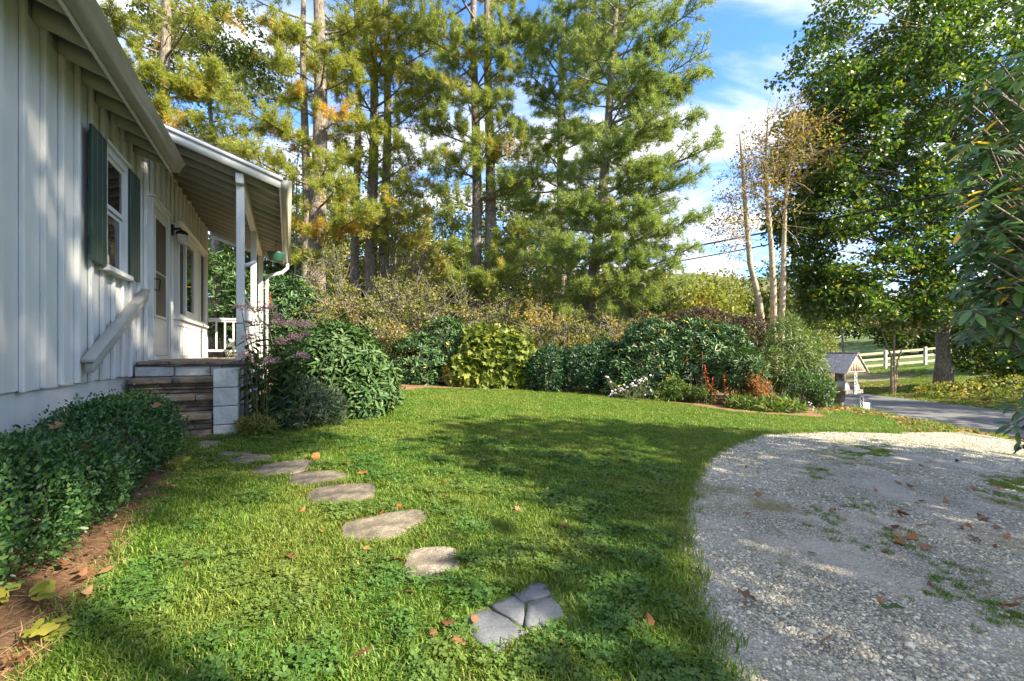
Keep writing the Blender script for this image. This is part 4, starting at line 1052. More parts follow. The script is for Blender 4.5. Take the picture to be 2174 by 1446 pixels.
def shrub(name, label, base, lobes, n, T, size, mat, seed=1, ros=0, cat='shrub', group=None, n_ind=0, lift=.3, spread=.9, stems=14, rough=.12, lumps=2.2, bark='bark', low=-.85, elev=(.1,.9), rest='foliage', stem_r=.014):
    rng = np.random.default_rng(seed); base = np.array(base); t = thing(name, label, cat, base, group=group)
    P, Nr = mound(lobes, n, rng, seed, rough, low, lumps); m = len(P)
    if ros:                                         # leaves in whorls at the twig ends
        ax = nrm(Nr*.7 + np.array([0,0,.55])[None] + rng.normal(0,.25,(m,3)))
        a = nrm(np.cross(ax, rng.normal(0,1,(m,3)))); b = np.cross(ax, a); PP, DD, NN, FF = [], [], [], []
        for k in range(ros):
            th_ = k*2.399 + rng.random(m)*.5; el = rng.uniform(elev[0], elev[1], m)
            d = (np.cos(th_)[:,None]*a + np.sin(th_)[:,None]*b)*np.cos(el)[:,None] + ax*np.sin(el)[:,None]
            PP.append(P + d*.02 + ax*(.012*k)); DD.append(d); NN.append(ax); FF.append(Nr)
        P, D, Nz, Fr = np.concatenate(PP), np.concatenate(DD), np.concatenate(NN), np.concatenate(FF)
    else:
        D = nrm(Nr*.5 + rng.normal(0,spread,(m,3)) + np.array([0,0,lift])[None]); Nz = nrm(Nr + rng.normal(0,.55,(m,3)) + np.array([0,0,.3])[None]); Fr = Nr
    S = size*rng.uniform(.7,1.25,len(P)); R = frames(D, Nz)
    view = nrm(np.array([0,0,CZ])[None]-P); fr = np.sum(Fr*view, 1)
    emit_leaves(t, base, T, P, R, S, mat, n_ind, rest=rest, front=fr)
    if stems:
        mb = MB(); b0 = base
        for i in range(stems):
            q = P[rng.integers(0, len(P))]; q = b0+(q-b0)*.86; a = rng.random()*6.283; s0 = b0 + np.array([math.cos(a)*.08, math.sin(a)*.08, -.02])
            pts = limb(mb, s0, q, stem_r, .004, rng, 5, .08, 6)
            for _ in range(3): p = pts[rng.integers(2,5)]; limb(mb, p, p + (q-p)*.8 + rng.normal(0,.14,3), stem_r*.5, .003, rng, 3, .1, 4)
        mb.build('stems', M[bark], t, False, base)['kind'] = 'stuff'
    return t
def lob(px, py, d, rx, ry, rz): return (np.array(at(px, py, d)), np.array((rx, ry, rz)))
# unseen trees added right of the drive for their shade: x, y, height, crown radius, crown middle height, clusters, label
SHADE = [(9.8,-2.5,7.3,2.3,5.0,150,'low unseen tree added for shade nearest the drive, right of the picture'),(10.2,0.9,8.3,2.3,5.2,170,'unseen tree added for shade between drive and road, right of the picture'),
         (13.6,-5.6,18.6,3.1,15.8,200,'tall bare stemmed unseen tree added to shade the wall, behind the low ones, right of the picture'),
         (20.5,6.0,9.0,2.3,5.8,90,'tree on the bank beyond the road, right of the picture'),(25.0,9.5,9.5,2.3,6.2,80,'second unseen tree added for shade, on the bank beyond the road, right of the picture')]
# ------------------------------------------------------------------ foliage materials
M['pine_a'] = leaf_mat('pine_needles', [(0,(0.116,0.162,0.036)),(.6,(0.226,0.274,0.063)),(1,(0.352,0.370,0.099))], [(0,(0.330,0.224,0.045)),(1,(0.506,0.358,0.081))], (.58,.70), .55, .40, .5)
M['pine_b'] = leaf_mat('pine_needles_fresh', [(0,(0.105,0.162,0.045)),(.6,(0.204,0.269,0.072)),(1,(0.341,0.370,0.117))], [(0,(0.286,0.246,0.063)),(1,(0.418,0.325,0.099))], (.60,.75), .5, .40, .5)
M['pine_y'] = leaf_mat('pine_needles_yellow', [(0,(0.144,0.184,0.032)),(.6,(0.276,0.305,0.054)),(1,(0.425,0.397,0.081))], [(0,(0.391,0.230,0.041)),(1,(0.575,0.391,0.081))], (.54,.66), .5, .40, .5)
M['leaf_dark'] = leaf_mat('maple_leaf', [(0,(0.027,0.067,0.015)),(.5,(0.065,0.122,0.022)),(.965,(0.132,0.185,0.027)),(1,(0.454,0.313,0.037))], [(0,(0.477,0.232,0.037)),(1,(0.612,0.383,0.049))], (.66,.73), .9, .42, .35, .5)
M['leaf_ivy'] = leaf_mat('round_leaf', [(0,(0.026,0.058,0.013)),(.6,(0.072,0.111,0.021)),(1,(0.208,0.221,0.033))], [(0,(0.429,0.390,0.039)),(1,(0.585,0.481,0.065))], (.66,.75), 1.4, .4, .4)
M['leaf_yellow'] = leaf_mat('autumn_leaf', [(0,(0.154,0.094,0.022)),(.5,(0.308,0.198,0.033)),(1,(0.440,0.308,0.066))], [(0,(0.132,0.143,0.022)),(1,(0.242,0.220,0.044))], (.5,.62), .8, .4)
M['leaf_olive'] = leaf_mat('olive_leaf', [(0,(0.072,0.102,0.022)),(.6,(0.144,0.168,0.036)),(1,(0.264,0.252,0.060))], [(0,(0.288,0.204,0.048)),(1,(0.420,0.312,0.084))], (.52,.66), .7, .4)
M['leaf_lime'] = leaf_mat('lime_leaf', [(0,(0.10,0.125,0.02)),(.6,(0.18,0.20,0.03)),(1,(0.28,0.27,0.05))], [(0,(0.32,0.23,0.05)),(1,(0.42,0.29,0.07))], (.58,.7), .6, .4)
M['leaf_bronze'] = leaf_mat('bronze_leaf', [(0,(0.12,0.105,0.03)),(.5,(0.23,0.19,0.055)),(1,(0.38,0.27,0.11))], [(0,(0.10,0.13,0.025)),(1,(0.21,0.22,0.05))], (.42,.54), 1.0, .35)
M['holly'] = leaf_mat('holly_leaf', [(0,(0.020,0.066,0.020)),(.6,(0.049,0.118,0.031)),(1,(0.100,0.179,0.044))], trans=.15, rough=.42, spec=.35)
M['rhodo'] = leaf_mat('rhododendron_leaf', [(0,(0.032,0.075,0.020)),(.6,(0.065,0.124,0.036)),(1,(0.117,0.172,0.057))], trans=.15, rough=.5, spec=.3)
M['rhodo_dark'] = leaf_mat('rhododendron_leaf_dark', [(0,(0.023,0.062,0.022)),(.6,(0.053,0.116,0.039)),(.986,(0.101,0.178,0.054)),(.990,(0.620,0.388,0.031)),(1,(0.775,0.465,0.046))], trans=.15, rough=.46, spec=.35)
M['rhodo_near'] = leaf_mat('rhododendron_leaf_near', [(0,(0.035,0.087,0.027)),(.6,(0.080,0.162,0.049)),(.955,(0.152,0.249,0.068)),(.965,(0.900,0.543,0.039)),(1,(0.900,0.651,0.057))], trans=.15, rough=.38, spec=.5)
M['box_leaf'] = leaf_mat('small_dark_leaf', [(0,(0.016,0.052,0.022)),(.6,(0.035,0.085,0.034)),(1,(0.07,0.13,0.05))], trans=.2, rough=.4)
M['hydrangea'] = leaf_mat('hydrangea_leaf', [(0,(0.095,0.14,0.022)),(.6,(0.17,0.215,0.035)),(1,(0.27,0.28,0.06))], [(0,(0.36,0.20,0.06)),(1,(0.42,0.28,0.07))], (.60,.70), 1.3, .35)
M['purple_leaf'] = leaf_mat('purple_maple_leaf', [(0,(0.030,0.018,0.016)),(.6,(0.065,0.038,0.030)),(1,(0.115,0.075,0.05))], [(0,(0.04,0.055,0.02)),(1,(0.08,0.09,0.03))], (.52,.65), 1.2, .3, tint=(1.4,.9,.8))
M['nandina'] = leaf_mat('nandina_leaf', [(0,(0.20,0.06,0.025)),(.5,(0.34,0.14,0.05)),(1,(0.40,0.24,0.07))], [(0,(0.09,0.13,0.03)),(1,(0.15,0.18,0.04))], (.52,.62), 2.5, .35, tint=(1.5,1.1,.7))
M['willow_leaf'] = leaf_mat('narrow_leaf', [(0,(0.06,0.105,0.025)),(.6,(0.11,0.16,0.045)),(1,(0.18,0.22,0.08))], trans=.35)
M['sage'] = leaf_mat('sage_leaf', [(0,(0.055,0.095,0.055)),(.6,(0.10,0.14,0.085)),(.95,(0.16,0.20,0.12)),(1,(0.42,0.36,0.08))], trans=.25, rough=.7)
M['pye'] = leaf_mat('broad_leaf', [(0,(0.039,0.088,0.026)),(.7,(0.077,0.143,0.042)),(1,(0.126,0.195,0.060))], trans=.3, rough=.45)
M['herb'] = leaf_mat('herb_leaf', [(0,(0.055,0.11,0.022)),(.7,(0.11,0.17,0.035)),(1,(0.2,0.22,0.05))], trans=.35)
M['pink'] = leaf_mat('pink_flower', [(0,(0.495,0.230,0.237)),(.6,(0.688,0.389,0.375)),(1,(0.825,0.604,0.525))], trans=.2, tint=(1,1,1))
M['aster'] = leaf_mat('aster_petal', [(0,(0.70,0.52,0.62)),(1,(0.82,0.76,0.78))], trans=.2, tint=(1,1,1))
M['red'] = leaf_mat('red_flower', [(0,(0.55,0.03,0.02)),(1,(0.70,0.10,0.05))], trans=.2, tint=(1,1,1))
M['violet'] = leaf_mat('violet_flower', [(0,(0.40,0.10,0.50)),(1,(0.52,0.2,0.62))], trans=.2, tint=(1,1,1))
M['gold'] = leaf_mat('yellow_leaf', [(0,(0.24,0.27,0.04)),(1,(0.42,0.38,0.07))], trans=.3)
M['dry_leaf'] = leaf_mat('dry_leaf', [(0,(0.10,0.042,0.022)),(.5,(0.20,0.09,0.045)),(1,(0.34,0.20,0.10))], trans=.15, tint=(1.2,1,.8))
M['orange_leaf'] = leaf_mat('orange_leaf', [(0,(0.30,0.10,0.03)),(1,(0.42,0.18,0.06))], trans=.2, tint=(1.2,1,.8))

# ------------------------------------------------------------------ pines behind the lawn
pine('thick pale pine trunk just right of the porch gutter, crown out of the top', gx(676,15), 21, .66,
     [(560,250,13.8,.6,150),(470,200,13.2,.8,220),(500,310,13.2,.8,230),(590,120,14,.6,130),(760,150,14.5,.6,150),(735,230,14.2,.6,140),(725,380,13.6,.7,200),(790,440,13.8,.7,180),(625,470,14,.5,150),(560,40,14,.7,150),(780,40,14.5,.7,150),(720,500,14.5,.5,110),(620,200,14,.7,170),(600,280,14,.6,150),(700,330,13.8,.6,150),(620,60,14,.7,160),(640,540,14.2,.5,120),(735,465,14.2,.6,150),(600,410,14.2,.6,130)],
     M['pine_y'], 9.5, 1.3, 2, lambda z, a: 2.3, 62, 3, dead=26)
pine('slimmer dark pine standing close behind the thick pale trunk', gx(648,16.4), 19, .42, [(580,340,15.6,.5,110),(600,420,15.6,.5,90)], M['pine_a'], 9, 1.5, 2, lambda z, a: 2.0, 50, 5, dead=14)
pine('pine left of the others, yellow green boughs over the porch roof', gx(352,14.5), 19, .5,
     [(250,130,13.6,.8,260),(240,40,13.8,.7,180),(300,215,13.4,.9,320),(370,170,13.6,.9,260),(340,290,13.4,.8,280),(430,250,13.5,.9,300),(520,270,13.6,.8,250),(470,150,14.2,.7,200),(420,320,13.8,.7,240),(290,160,13.2,.7,200),(560,310,13.9,.6,160)],
     M['pine_y'], 8.5, 1.3, 3, lambda z, a: 2.2, 60, 7, dead=12)
pine('clump of three pine trunks growing from one foot, behind the bronze shrubs', gx(788,17), 21, .52,
     [(880,150,15.6,.8,210),(850,290,15.6,.8,210),(880,390,15.8,.8,230),(740,330,15.6,.6,160),(860,60,15.5,.8,190),(930,90,16,.8,190),(700,180,16,.6,140),(730,60,16,.7,150),(905,440,16,.7,150),(840,430,15.2,.6,150),(900,220,15.8,.9,220),(935,180,16,.9,200),(770,250,15.4,.7,180),(820,110,15.4,.8,200),(760,110,15.8,.7,170),(880,330,15.6,.8,180),(700,290,16,.6,140),(940,20,16,.8,180),(820,20,15.6,.8,180),(770,470,16,.6,130),(850,490,16,.6,130),(900,500,16.2,.6,120),(715,430,16,.6,120)],
     M['pine_y'], 9.5, 1.2, 3, lambda z, a: 2.3, 62, 9, twins=[((-.55,0),.72),((.05,0),1.0),((.52,.1),.9)], dead=40)
pine('twin trunk pine rising right behind the oakleaf hydrangea', gx(1012,16), 21, .50,
     [(960,110,14.8,.8,220),(930,240,14.8,.9,240),(1000,60,14.6,.8,230),(1080,130,15,.8,210),(960,330,14.6,.9,260),(1040,300,14.6,.9,260),(1090,250,15,.8,210),(930,400,15,.7,170),(1010,580,14.2,.7,240),(1080,575,14.4,.7,210),(960,580,14.4,.5,130),(1120,480,14.6,.7,180),(900,330,15.2,.7,170),(1120,300,15.2,.7,180),(880,60,15,.8,190),(1100,40,15,.9,220),(1060,200,14.8,.9,220),(985,190,14.4,.9,220),(890,160,15,.9,200),(1150,370,15,.8,190),(940,450,15,.6,140),(1100,370,14.8,.8,190),(960,520,15,.6,140),(1095,520,14.8,.7,150),(900,260,15.2,.8,160),(1075,60,14.8,.8,180)],
     M['pine_a'], 10, 1.1, 3, lambda z, a: 2.4, 62, 11, twins=[((-.05,0),.9),((.42,.15),.95)], dead=36)
pine('slim straight pine between the twin trunk pine and the wide bushy pine', gx(1192,19), 20, .42, [(1130,60,17.4,.9,230),(1150,200,17.6,.8,170),(1230,260,17.6,.8,190),(1240,120,17.4,.9,220),(1120,420,17.5,.8,200),(1180,60,17,.9,200),(1100,130,17.4,.9,200),(1270,60,17.4,1.0,240),(1330,40,17.4,1.0,240),(1160,310,17.4,.9,200),(1210,10,17.4,1,220)],
     M['pine_b'], 4.6, 1.0, 4, lambda z, a: 2.6 - .03*z, 55, 13, dead=40)
pine('wide bushy pine with dead lower twigs, rightmost of the pines', gx(1240,15.4), 18, .46,
     [(1500,150,14.6,.7,190),(1485,235,14.6,.7,190),(1530,300,14.6,.8,220),(1480,370,14.4,.8,230),(1500,450,14.2,.8,230),(1420,70,14.4,.8,230),(1440,180,14.2,.9,240),(1380,260,13.8,.9,260),(1400,360,13.8,.9,270),(1300,300,13.6,.9,250),(1330,430,13.6,.9,270),(1230,430,13.6,.8,230),(1180,500,13.6,.8,230),(1270,520,13.6,.9,250),(1400,470,13.8,.9,260),(1130,540,13.8,.7,190),(1480,520,14,.7,170),(1350,150,14,.9,230),(1380,540,13.8,.7,190),(1440,560,13.9,.6,150),(1140,600,14.2,.5,130),(1320,590,13.6,.7,170),(1230,600,13.8,.6,130),(1400,620,13.8,.6,120),(1470,590,14,.5,100),(1180,650,14,.5,110),(1310,660,14,.5,90)],
     M['pine_b'], 4.3, .75, 5, lambda z, a: (2.5 + .75*math.cos(a) - .02*z), 50, 17, lean=(1.6,0), dead=110)

# ------------------------------------------------------------------ broad-leaved trees
MAPLE = T_maple(); STAR = (np.array([(0,0,0),(.5,.22,.06),(.24,.55,.02),(0,1,-.06),(-.24,.55,.02),(-.5,.22,.06)]), np.array([(0,1,2),(0,2,3),(0,3,4),(0,4,5)]));
def T_e4(w, fold=.05, curl=-.06): return (np.array([(0,0,0),(w*.5,.42,fold),(w*.36,.78,fold*.6+curl*.5),(0,1,curl),(-w*.36,.78,fold*.6+curl*.5),(-w*.5,.42,fold)]), np.array([(0,1,2),(0,2,3),(0,3,4),(0,4,5)]))
ELL = T_ell(.5); ELLN = T_ell(.28); DIA = T_dia(.62); ROUND = T_ell(.8, .05, -.05)
b = gx(452, 17.5)
leafy_tree('leafy_tree', 'dark round leaved tree topping out above the porch roof, left of the pines', b, .35,
    [[b+Vector((0,0,-.1)), b+Vector((.1,0,4)), b+Vector((.0,0,8)), at(440,120,17.5), at(430,20,17.5)]],
    [(at(430,110,17.2),(2.6,1.5,2.2)),(at(380,20,17.2),(1.7,1.4,1.8)),(at(520,150,17.2),(1.7,1.2,1.3))], 150, 70, .42, ROUND, .11, M['leaf_ivy'], seed=21, limb_n=70)
b = gx(2003, 19.5)
leafy_tree('maple_tree', 'huge green maple with yellow patches beyond the road on the right', b, .64,
    [[b+Vector((0,0,-.2)), b+Vector((0,0,1.4)), b+Vector((-.05,0,4.5)), b+Vector((.1,0,8)), b+Vector((.3,0,12)), b+Vector((.2,0,16))]],
    [(at(1990,230,18.6),(5.4,4.6,4.3)),(at(1820,360,18),(3.2,3.2,3.2)),(at(2150,200,18.5),(4.6,4.2,5.4)),(at(1800,520,17.5),(2.6,2.6,2.0)),(at(1880,60,18.5),(3.6,3.6,3.2)),(at(2050,500,18),(3.6,3.2,2.4)),(at(1720,440,17.8),(1.9,2,2.3)),(at(1800,170,18.3),(2.6,3,2.6)),(at(1770,290,18),(2.2,2.4,2.2)),(at(2120,620,17.6),(2.4,2,1.2)),(at(1715,530,18.2),(1.0,1.3,1.5)),(at(1685,470,19),(1.1,1.4,1.6)),(at(1700,390,18.8),(1.3,1.5,1.6)),(at(1850,600,17.4),(2.2,1.6,1.1)),(at(1840,650,16.8),(2.3,1.2,.55)),(at(2070,660,16.9),(2.0,1.2,.8)),(at(1960,650,17.4),(1.5,1.3,.7)),(at(1720,610,17.4),(1.1,1.2,.9)),(at(2010,560,17.3),(2.0,1.6,1.4)),(at(1760,610,17.4),(1.5,1.5,1.0)),(at(1930,620,17.3),(2.2,1.6,1.0))],
    1130, 80, .60, STAR, .155, M['leaf_dark'], seed=23, limb_n=170, limb_r=.045, flat=.6, outer=.35)
b = gx(1640, 16.5)
leafy_tree('birch_tree', 'half bare yellowing tree with three pale stems, left of the big maple', b, .25,
    [[b+Vector((-.1,0,-.1)), at(1612,640,16.5), at(1592,560,16.5), at(1582,430,16.5), at(1577,350,16.5), at(1573,310,16.5), at(1571,290,16.5), at(1570,285,16.5)],
     [b+Vector((.05,0,-.1)), at(1642,610,16.5), at(1637,520,16.5), at(1627,400,16.5), at(1628,300,16.5), at(1630,260,16.5), at(1632,235,16.5)],
     [b+Vector((.25,.1,-.1)), at(1662,610,16.6), at(1664,520,16.6), at(1668,420,16.6), at(1676,330,16.6), at(1690,240,16.6)]],
    [(at(1588,370,16.5),(1.0,1.1,2.3)),(at(1640,345,16.5),(1.1,1.1,2.5)),(at(1700,290,16.6),(1.2,1.2,1.8)),(at(1560,470,16.5),(.9,1,1.5))],
    300, 16, .45, DIA, .10, M['leaf_yellow'], 'pale_bark', seed=25, limb_n=170, limb_r=.018, outer=.2)
b = gx(1789, 17.2)
leafy_tree('sapling', 'slender dark sapling behind the mailbox shelter', b, .13, [[b+Vector((0,0,-.1)), at(1792,760,17.2), at(1788,715,17.2), at(1782,660,17.2), at(1775,600,17.2)]],
    [(at(1775,630,17),(1.5,1.2,.75)),(at(1730,600,17),(.9,.8,.8))], 80, 60, .36, STAR, .12, M['leaf_dark'], seed=27, limb_n=30, limb_r=.012)
b = gx(1893, 19.3)
leafy_tree('dogwood_tree', 'small bare branched dogwood with a few tan leaves by the white fence', b, .11,
    [[b+Vector((0,0,-.1)), at(1893,760,19.3), at(1880,725,19.3), at(1868,690,19.3), at(1850,668,19.3)], [b+Vector((.1,0,-.1)), at(1898,755,19.3), at(1899,715,19.3), at(1906,685,19.3), at(1925,665,19.3)],
     [b+Vector((.12,.05,-.1)), at(1906,765,19.3), at(1915,740,19.3), at(1938,726,19.3)]],
    [(at(1890,672,19.2),(1.5,1.2,.35)),(at(1940,690,19.2),(.9,.9,.35))], 46, 12, .3, ELL, .11, M['leaf_bronze'], 'pale_bark', seed=29, limb_n=46, limb_r=.012, outer=.1)
# wood behind the pines: crowns one can tell apart
bgs = [(640,24,500,2.4,'leaf_olive','olive tree far back between the porch gutter and the thick pine'),
 (470,20,500,2.6,'leaf_ivy','dark green tree seen through the porch between wall and first post'),
 (560,22,440,2.6,'leaf_ivy','dark tree rising behind the porch posts and downspout'),
 (710,25,500,2.4,'leaf_bronze','rusty leaved tree behind the thick pine and the pine clump'),
 (775,22,560,2.2,'leaf_olive','low olive tree at the back of the pine clump'),
 (860,23,510,2.3,'leaf_olive','green tree in the gap between the pine clump and the twin trunk pine, left one'),
 (905,28,520,2.8,'leaf_olive','yellow green tree far back in the gap left of the twin trunk pine'),
 (965,27,540,2.3,'leaf_ivy','dark tree directly left of the twin trunk pine, far back'),
 (1060,24,520,2.6,'leaf_ivy','dark tree behind and right of the twin trunk pine'),
 (1125,26,560,2.8,'leaf_ivy','dark tree between the twin trunk pine and the slim pine'),
 (1200,22,590,2.6,'leaf_olive','low olive tree behind the foot of the slim pine'),
 (1270,24,560,2.6,'leaf_ivy','dark tree behind the dead twigs of the bushy pine'),
 (610,27,330,2.6,'leaf_olive','tall slender tree far behind the porch gutter'),
 (735,29,320,2.6,'leaf_ivy','tall dark tree far back between thick pine and pine clump'),
 (835,31,360,2.8,'leaf_olive','tall olive tree far back right of the pine clump'),
 (935,32,410,2.8,'leaf_olive','tall yellow green tree far back left of the twin trunk pine'),
 (1055,30,340,2.8,'leaf_ivy','tall dark tree far back right of the twin trunk pine'),
 (1150,29,380,2.6,'leaf_olive','tall olive tree far back left of the slim pine'),
 (1345,28,560,3.0,'leaf_olive','broad olive tree far behind the bushy pine'),
 (1430,32,570,3.2,'leaf_lime','bright yellow green tree in the open gap right of the bushy pine'),
 (1510,38,590,3.4,'leaf_lime','pale lime tree standing left of the birch stems in the distance'),
 (1560,46,580,3.6,'leaf_olive','distant green tree right behind the leftmost birch stem'),
 (1690,44,540,4.4,'leaf_ivy','dark distant tree behind the rightmost birch stem'),
 (1760,60,620,4.4,'leaf_ivy','dark distant tree at the pasture edge behind the sapling'),
 (1960,52,610,5.0,'leaf_ivy','dark trees edge beyond the pasture, behind the dogwood'),
 (2100,42,590,5.0,'leaf_dark','green tree beyond the pasture behind the big maple trunk'),
 (1955,37,655,3.0,'leaf_ivy','dark thicket behind the fence right of the dogwood'),
 (2050,46,640,4.2,'leaf_dark','leafy thicket on the slope right of the maple trunk'),
 (2170,24,630,2.8,'leaf_dark','leafy thicket on the slope at the far right edge')]
for i, (px, d, py, r, mt, lb) in enumerate(bgs):
    b = gx(px, d); top = at(px, py, d); h = max(2.5, top.z - b.z); cz = b.z + h*.58
    c = Vector((b.x, d, cz))
    leafy_tree('background_tree', lb, b, .24, [[b+Vector((0,0,-.2)), b+Vector((.1,0,h*.35)), b+Vector((-.1,0,h*.7)), b+Vector((0,0,h*.9))]],
        [(c,(r,r*.8,h*.46)),(c+Vector((r*.6,0,-h*.15)),(r*.7,r*.6,h*.3)),(c+Vector((-r*.6,0,-h*.12)),(r*.7,r*.6,h*.32))], 135 if d < 40 else 150, 46, .34+.013*d, DIA, .15+.0042*d, M[mt], seed=100+i, group='trees in the wood behind', limb_n=30)
# slim bare saplings between the trunks
for i, (px, d, top) in enumerate([(628,19,330),(705,20,340),(716,21,280),(842,19,330),(858,20,380),(880,21,420),(1075,20,440),(1150,20,470)]):
    b = gx(px, d); rng = np.random.default_rng(200+i)
    t = thing('sapling', ['thin bare sapling hidden behind the gutter end', 'thin grey sapling right of the thick pine trunk','taller thin sapling between thick pine and pine clump','thin sapling close to the right of the pine clump','second thin sapling right of the pine clump','bare branching sapling in the sky gap left of the twin trunk pine','thin sapling right of the twin trunk pine','thin sapling left of the slim pine'][i], 'sapling', b, group='thin saplings among the pines')
    mb = MB(); tp_ = at(px+rng.normal(0,12), top, d); pts = limb(mb, b+Vector((0,0,-.1)), tp_, .07, .015, rng, 6, .012, 8); mb.build('trunk', M['bark'], t, True, b)
    mb = MB()
    for _ in range(26):
        p = pts[rng.integers(2,8)]; q = p+np.array([rng.normal(0,.8), rng.normal(0,.5), abs(rng.normal(.3,.4))]); w_ = limb(mb, p, q, .018, .004, rng, 3, .1, 4)
        limb(mb, w_[2], w_[2]+rng.normal(0,.3,3), .007, .002, rng, 3, .1, 3)
    mb.build('branches', M['bark'], t, False, b)
    n = 500; c = np.array(pts)[rng.integers(3,8,n)]; P = c + rng.normal(0,.55,(n,3)); mb = MB(); scatter(mb, DIA, P, frames(rng.normal(0,1,(n,3)), rng.normal(0,1,(n,3))+np.array([0,0,1])), rng.uniform(.06,.12,n)); mb.build('crown', M['leaf_bronze'], t, False, b)

# ------------------------------------------------------------------ shrubs round the lawn
def SB(name, label, px, d, lobes, n, T, size, mat, **kw):
    return shrub(name, label, gx(px, d), lobes, n, T, size, M[mat], **kw)
SB('rhododendron', 'big sunlit rhododendron with long pale green leaves beside the porch plants', 705, 6.7, [lob(710,785,6.7,.68,.62,.66),(lob(655,780,7.0,.45,.45,.52)),lob(775,825,6.7,.40,.45,.40),lob(740,840,6.5,.5,.4,.34)], 1500, T_ell(.27,.04,-.14), .118, 'rhodo', seed=31, ros=9, n_ind=300, stems=16, elev=(-.1,.75))
SB('rhododendron', 'dark rhododendron behind the railing at the far end of the porch', 470, 13.2, [lob(470,640,13.2,1.1,.8,1.25),lob(560,660,12.8,.9,.8,1.0)], 900, T_e4(.3), .16, 'rhodo', seed=32, ros=8)
SB('rhododendron', 'dark evergreen behind the downspout and red flowers', 612, 12.6, [lob(605,670,12.6,1.0,.8,.95)], 700, T_e4(.28), .15, 'rhodo_dark', seed=33, ros=8)
for i, (px, py, d, rx, rz, mt, lb) in enumerate([(735,660,12.6,1.1,.85,'leaf_bronze','rust and olive azalea in front of the thick pine trunk'),(845,645,13,1.2,1.05,'leaf_bronze','tan leaved azalea below the pine clump'),(935,640,13.5,1.2,.95,'leaf_olive','olive brown azalea left of the twin trunk pine'),(800,725,11.9,.9,.62,'leaf_bronze','low bronze azalea right behind the sunlit rhododendron'),(690,585,14,.9,1.1,'leaf_bronze','tall thin azalea with peach leaves by the thick pine'),(1085,655,14.2,1.1,.95,'leaf_olive','olive azalea right behind the top of the hydrangea'),(1175,690,13.2,1.0,.8,'leaf_olive','twiggy olive shrub behind the low dark shrub'),(1285,715,13.4,.9,.65,'leaf_bronze','brown twiggy shrub behind the foot of the bushy pine'),(1345,690,14.6,1.0,.8,'leaf_olive','twiggy yellow green shrub left of the purple maple'),(870,560,16.5,1.2,1.3,'leaf_bronze','tall bronze shrub rising behind the tan azalea')]):
    b = gx(px, d); c = at(px, py, d); rz2 = max(rz, (c.z-b.z)*.62); c = Vector((c.x, c.y, b.z + (c.z+rz-b.z) - rz2)); r_ = random.Random(i)
    st = [[b+Vector((r_.uniform(-.15,.15),r_.uniform(-.1,.1),-.05)), b+Vector((r_.uniform(-.5,.5)*rx,r_.uniform(-.3,.3),(c.z-b.z)*.6)), c+Vector((r_.uniform(-.8,.8)*rx,r_.uniform(-.4,.4),r_.uniform(0,.6)*rz2))] for _ in range(6)]
    leafy_tree('azalea', lb, b, .05, st, [(c,(rx,rx*.7,rz2)),(c+Vector((rx*.8,0,-.25*rz2)),(rx*.6,rx*.6,rz2*.7)),(c+Vector((-rx*.7,-.1,-.2*rz2)),(rx*.6,rx*.6,rz2*.75))], 200, 23, .19, T_dia(.5), .085, M[mt], 'twig', seed=40+i, cat='shrub', limb_n=130, limb_r=.012, flat=.55, outer=.3)
SB('rhododendron', 'dark green rhododendron at the left corner of the far lawn edge', 888, 11.7, [lob(890,772,11.7,.72,.55,.72),lob(950,745,12.0,.6,.5,.85),lob(845,795,11.6,.4,.4,.4),lob(900,810,11.6,.6,.35,.3)], 800, T_e4(.3), .125, 'rhodo_dark', seed=50, ros=8)
SB('hydrangea', 'bright yellow green oakleaf hydrangea at the far edge of the lawn', 1040, 11.7, [lob(1035,760,11.7,.78,.55,.80),lob(1090,762,11.7,.55,.5,.74),lob(985,790,11.5,.5,.4,.45),lob(1050,812,11.5,.8,.35,.28)], 2600, MAPLE, .17, 'hydrangea', seed=51, n_ind=220, lift=-.15, stems=14)
SB('evergreen_shrub', 'low dark green clipped looking shrub right of the hydrangea', 1200, 11.5, [lob(1165,788,11.5,.62,.5,.56),lob(1235,785,11.5,.68,.5,.62),lob(1285,772,11.7,.5,.45,.70),lob(1130,800,11.6,.35,.4,.45)], 11000, T_dia(.6), .075, 'box_leaf', seed=52, rough=.2, lumps=4)
SB('rhododendron', 'largest dark rhododendron mound on the right of the far lawn edge', 1400, 11.3, [lob(1390,770,11.3,.85,.6,.95),lob(1470,765,11.2,.75,.6,.95),lob(1325,795,11.2,.58,.45,.66),lob(1540,765,11.4,.5,.6,.85)], 1600, T_e4(.28), .135, 'rhodo_dark', seed=53, ros=8)
SB('japanese_maple', 'purple brown lace leaf maple spreading on top of the dark rhododendron', 1480, 12.2, [lob(1400,702,12.2,.85,.6,.42),lob(1500,694,12.2,1.0,.7,.52),lob(1580,708,12.2,.6,.6,.5)], 9000, T_dia(.35), .09, 'purple_leaf', seed=54, lift=-.5, stems=22, rough=.2, cat='small tree')
SB('rhododendron', 'small round topped rhododendron behind the red flowers', 1560, 10.5, [lob(1565,790,10.5,.50,.42,.42)], 340, T_ell(.26), .12, 'rhodo', seed=55, ros=9, elev=(.2,1.0))
SB('willow_leaf_plant', 'tall feathery narrow leaved plant left of the mailbox shelter', 1672, 11.2, [lob(1670,748,11.2,.58,.5,.78),lob(1635,780,11.0,.42,.4,.65),lob(1708,765,11.4,.42,.4,.62)], 4400, T_strap(.14), .16, 'willow_leaf', seed=56, rough=.28, lumps=4.5, lift=-.3, bark='stem', cat='plant')
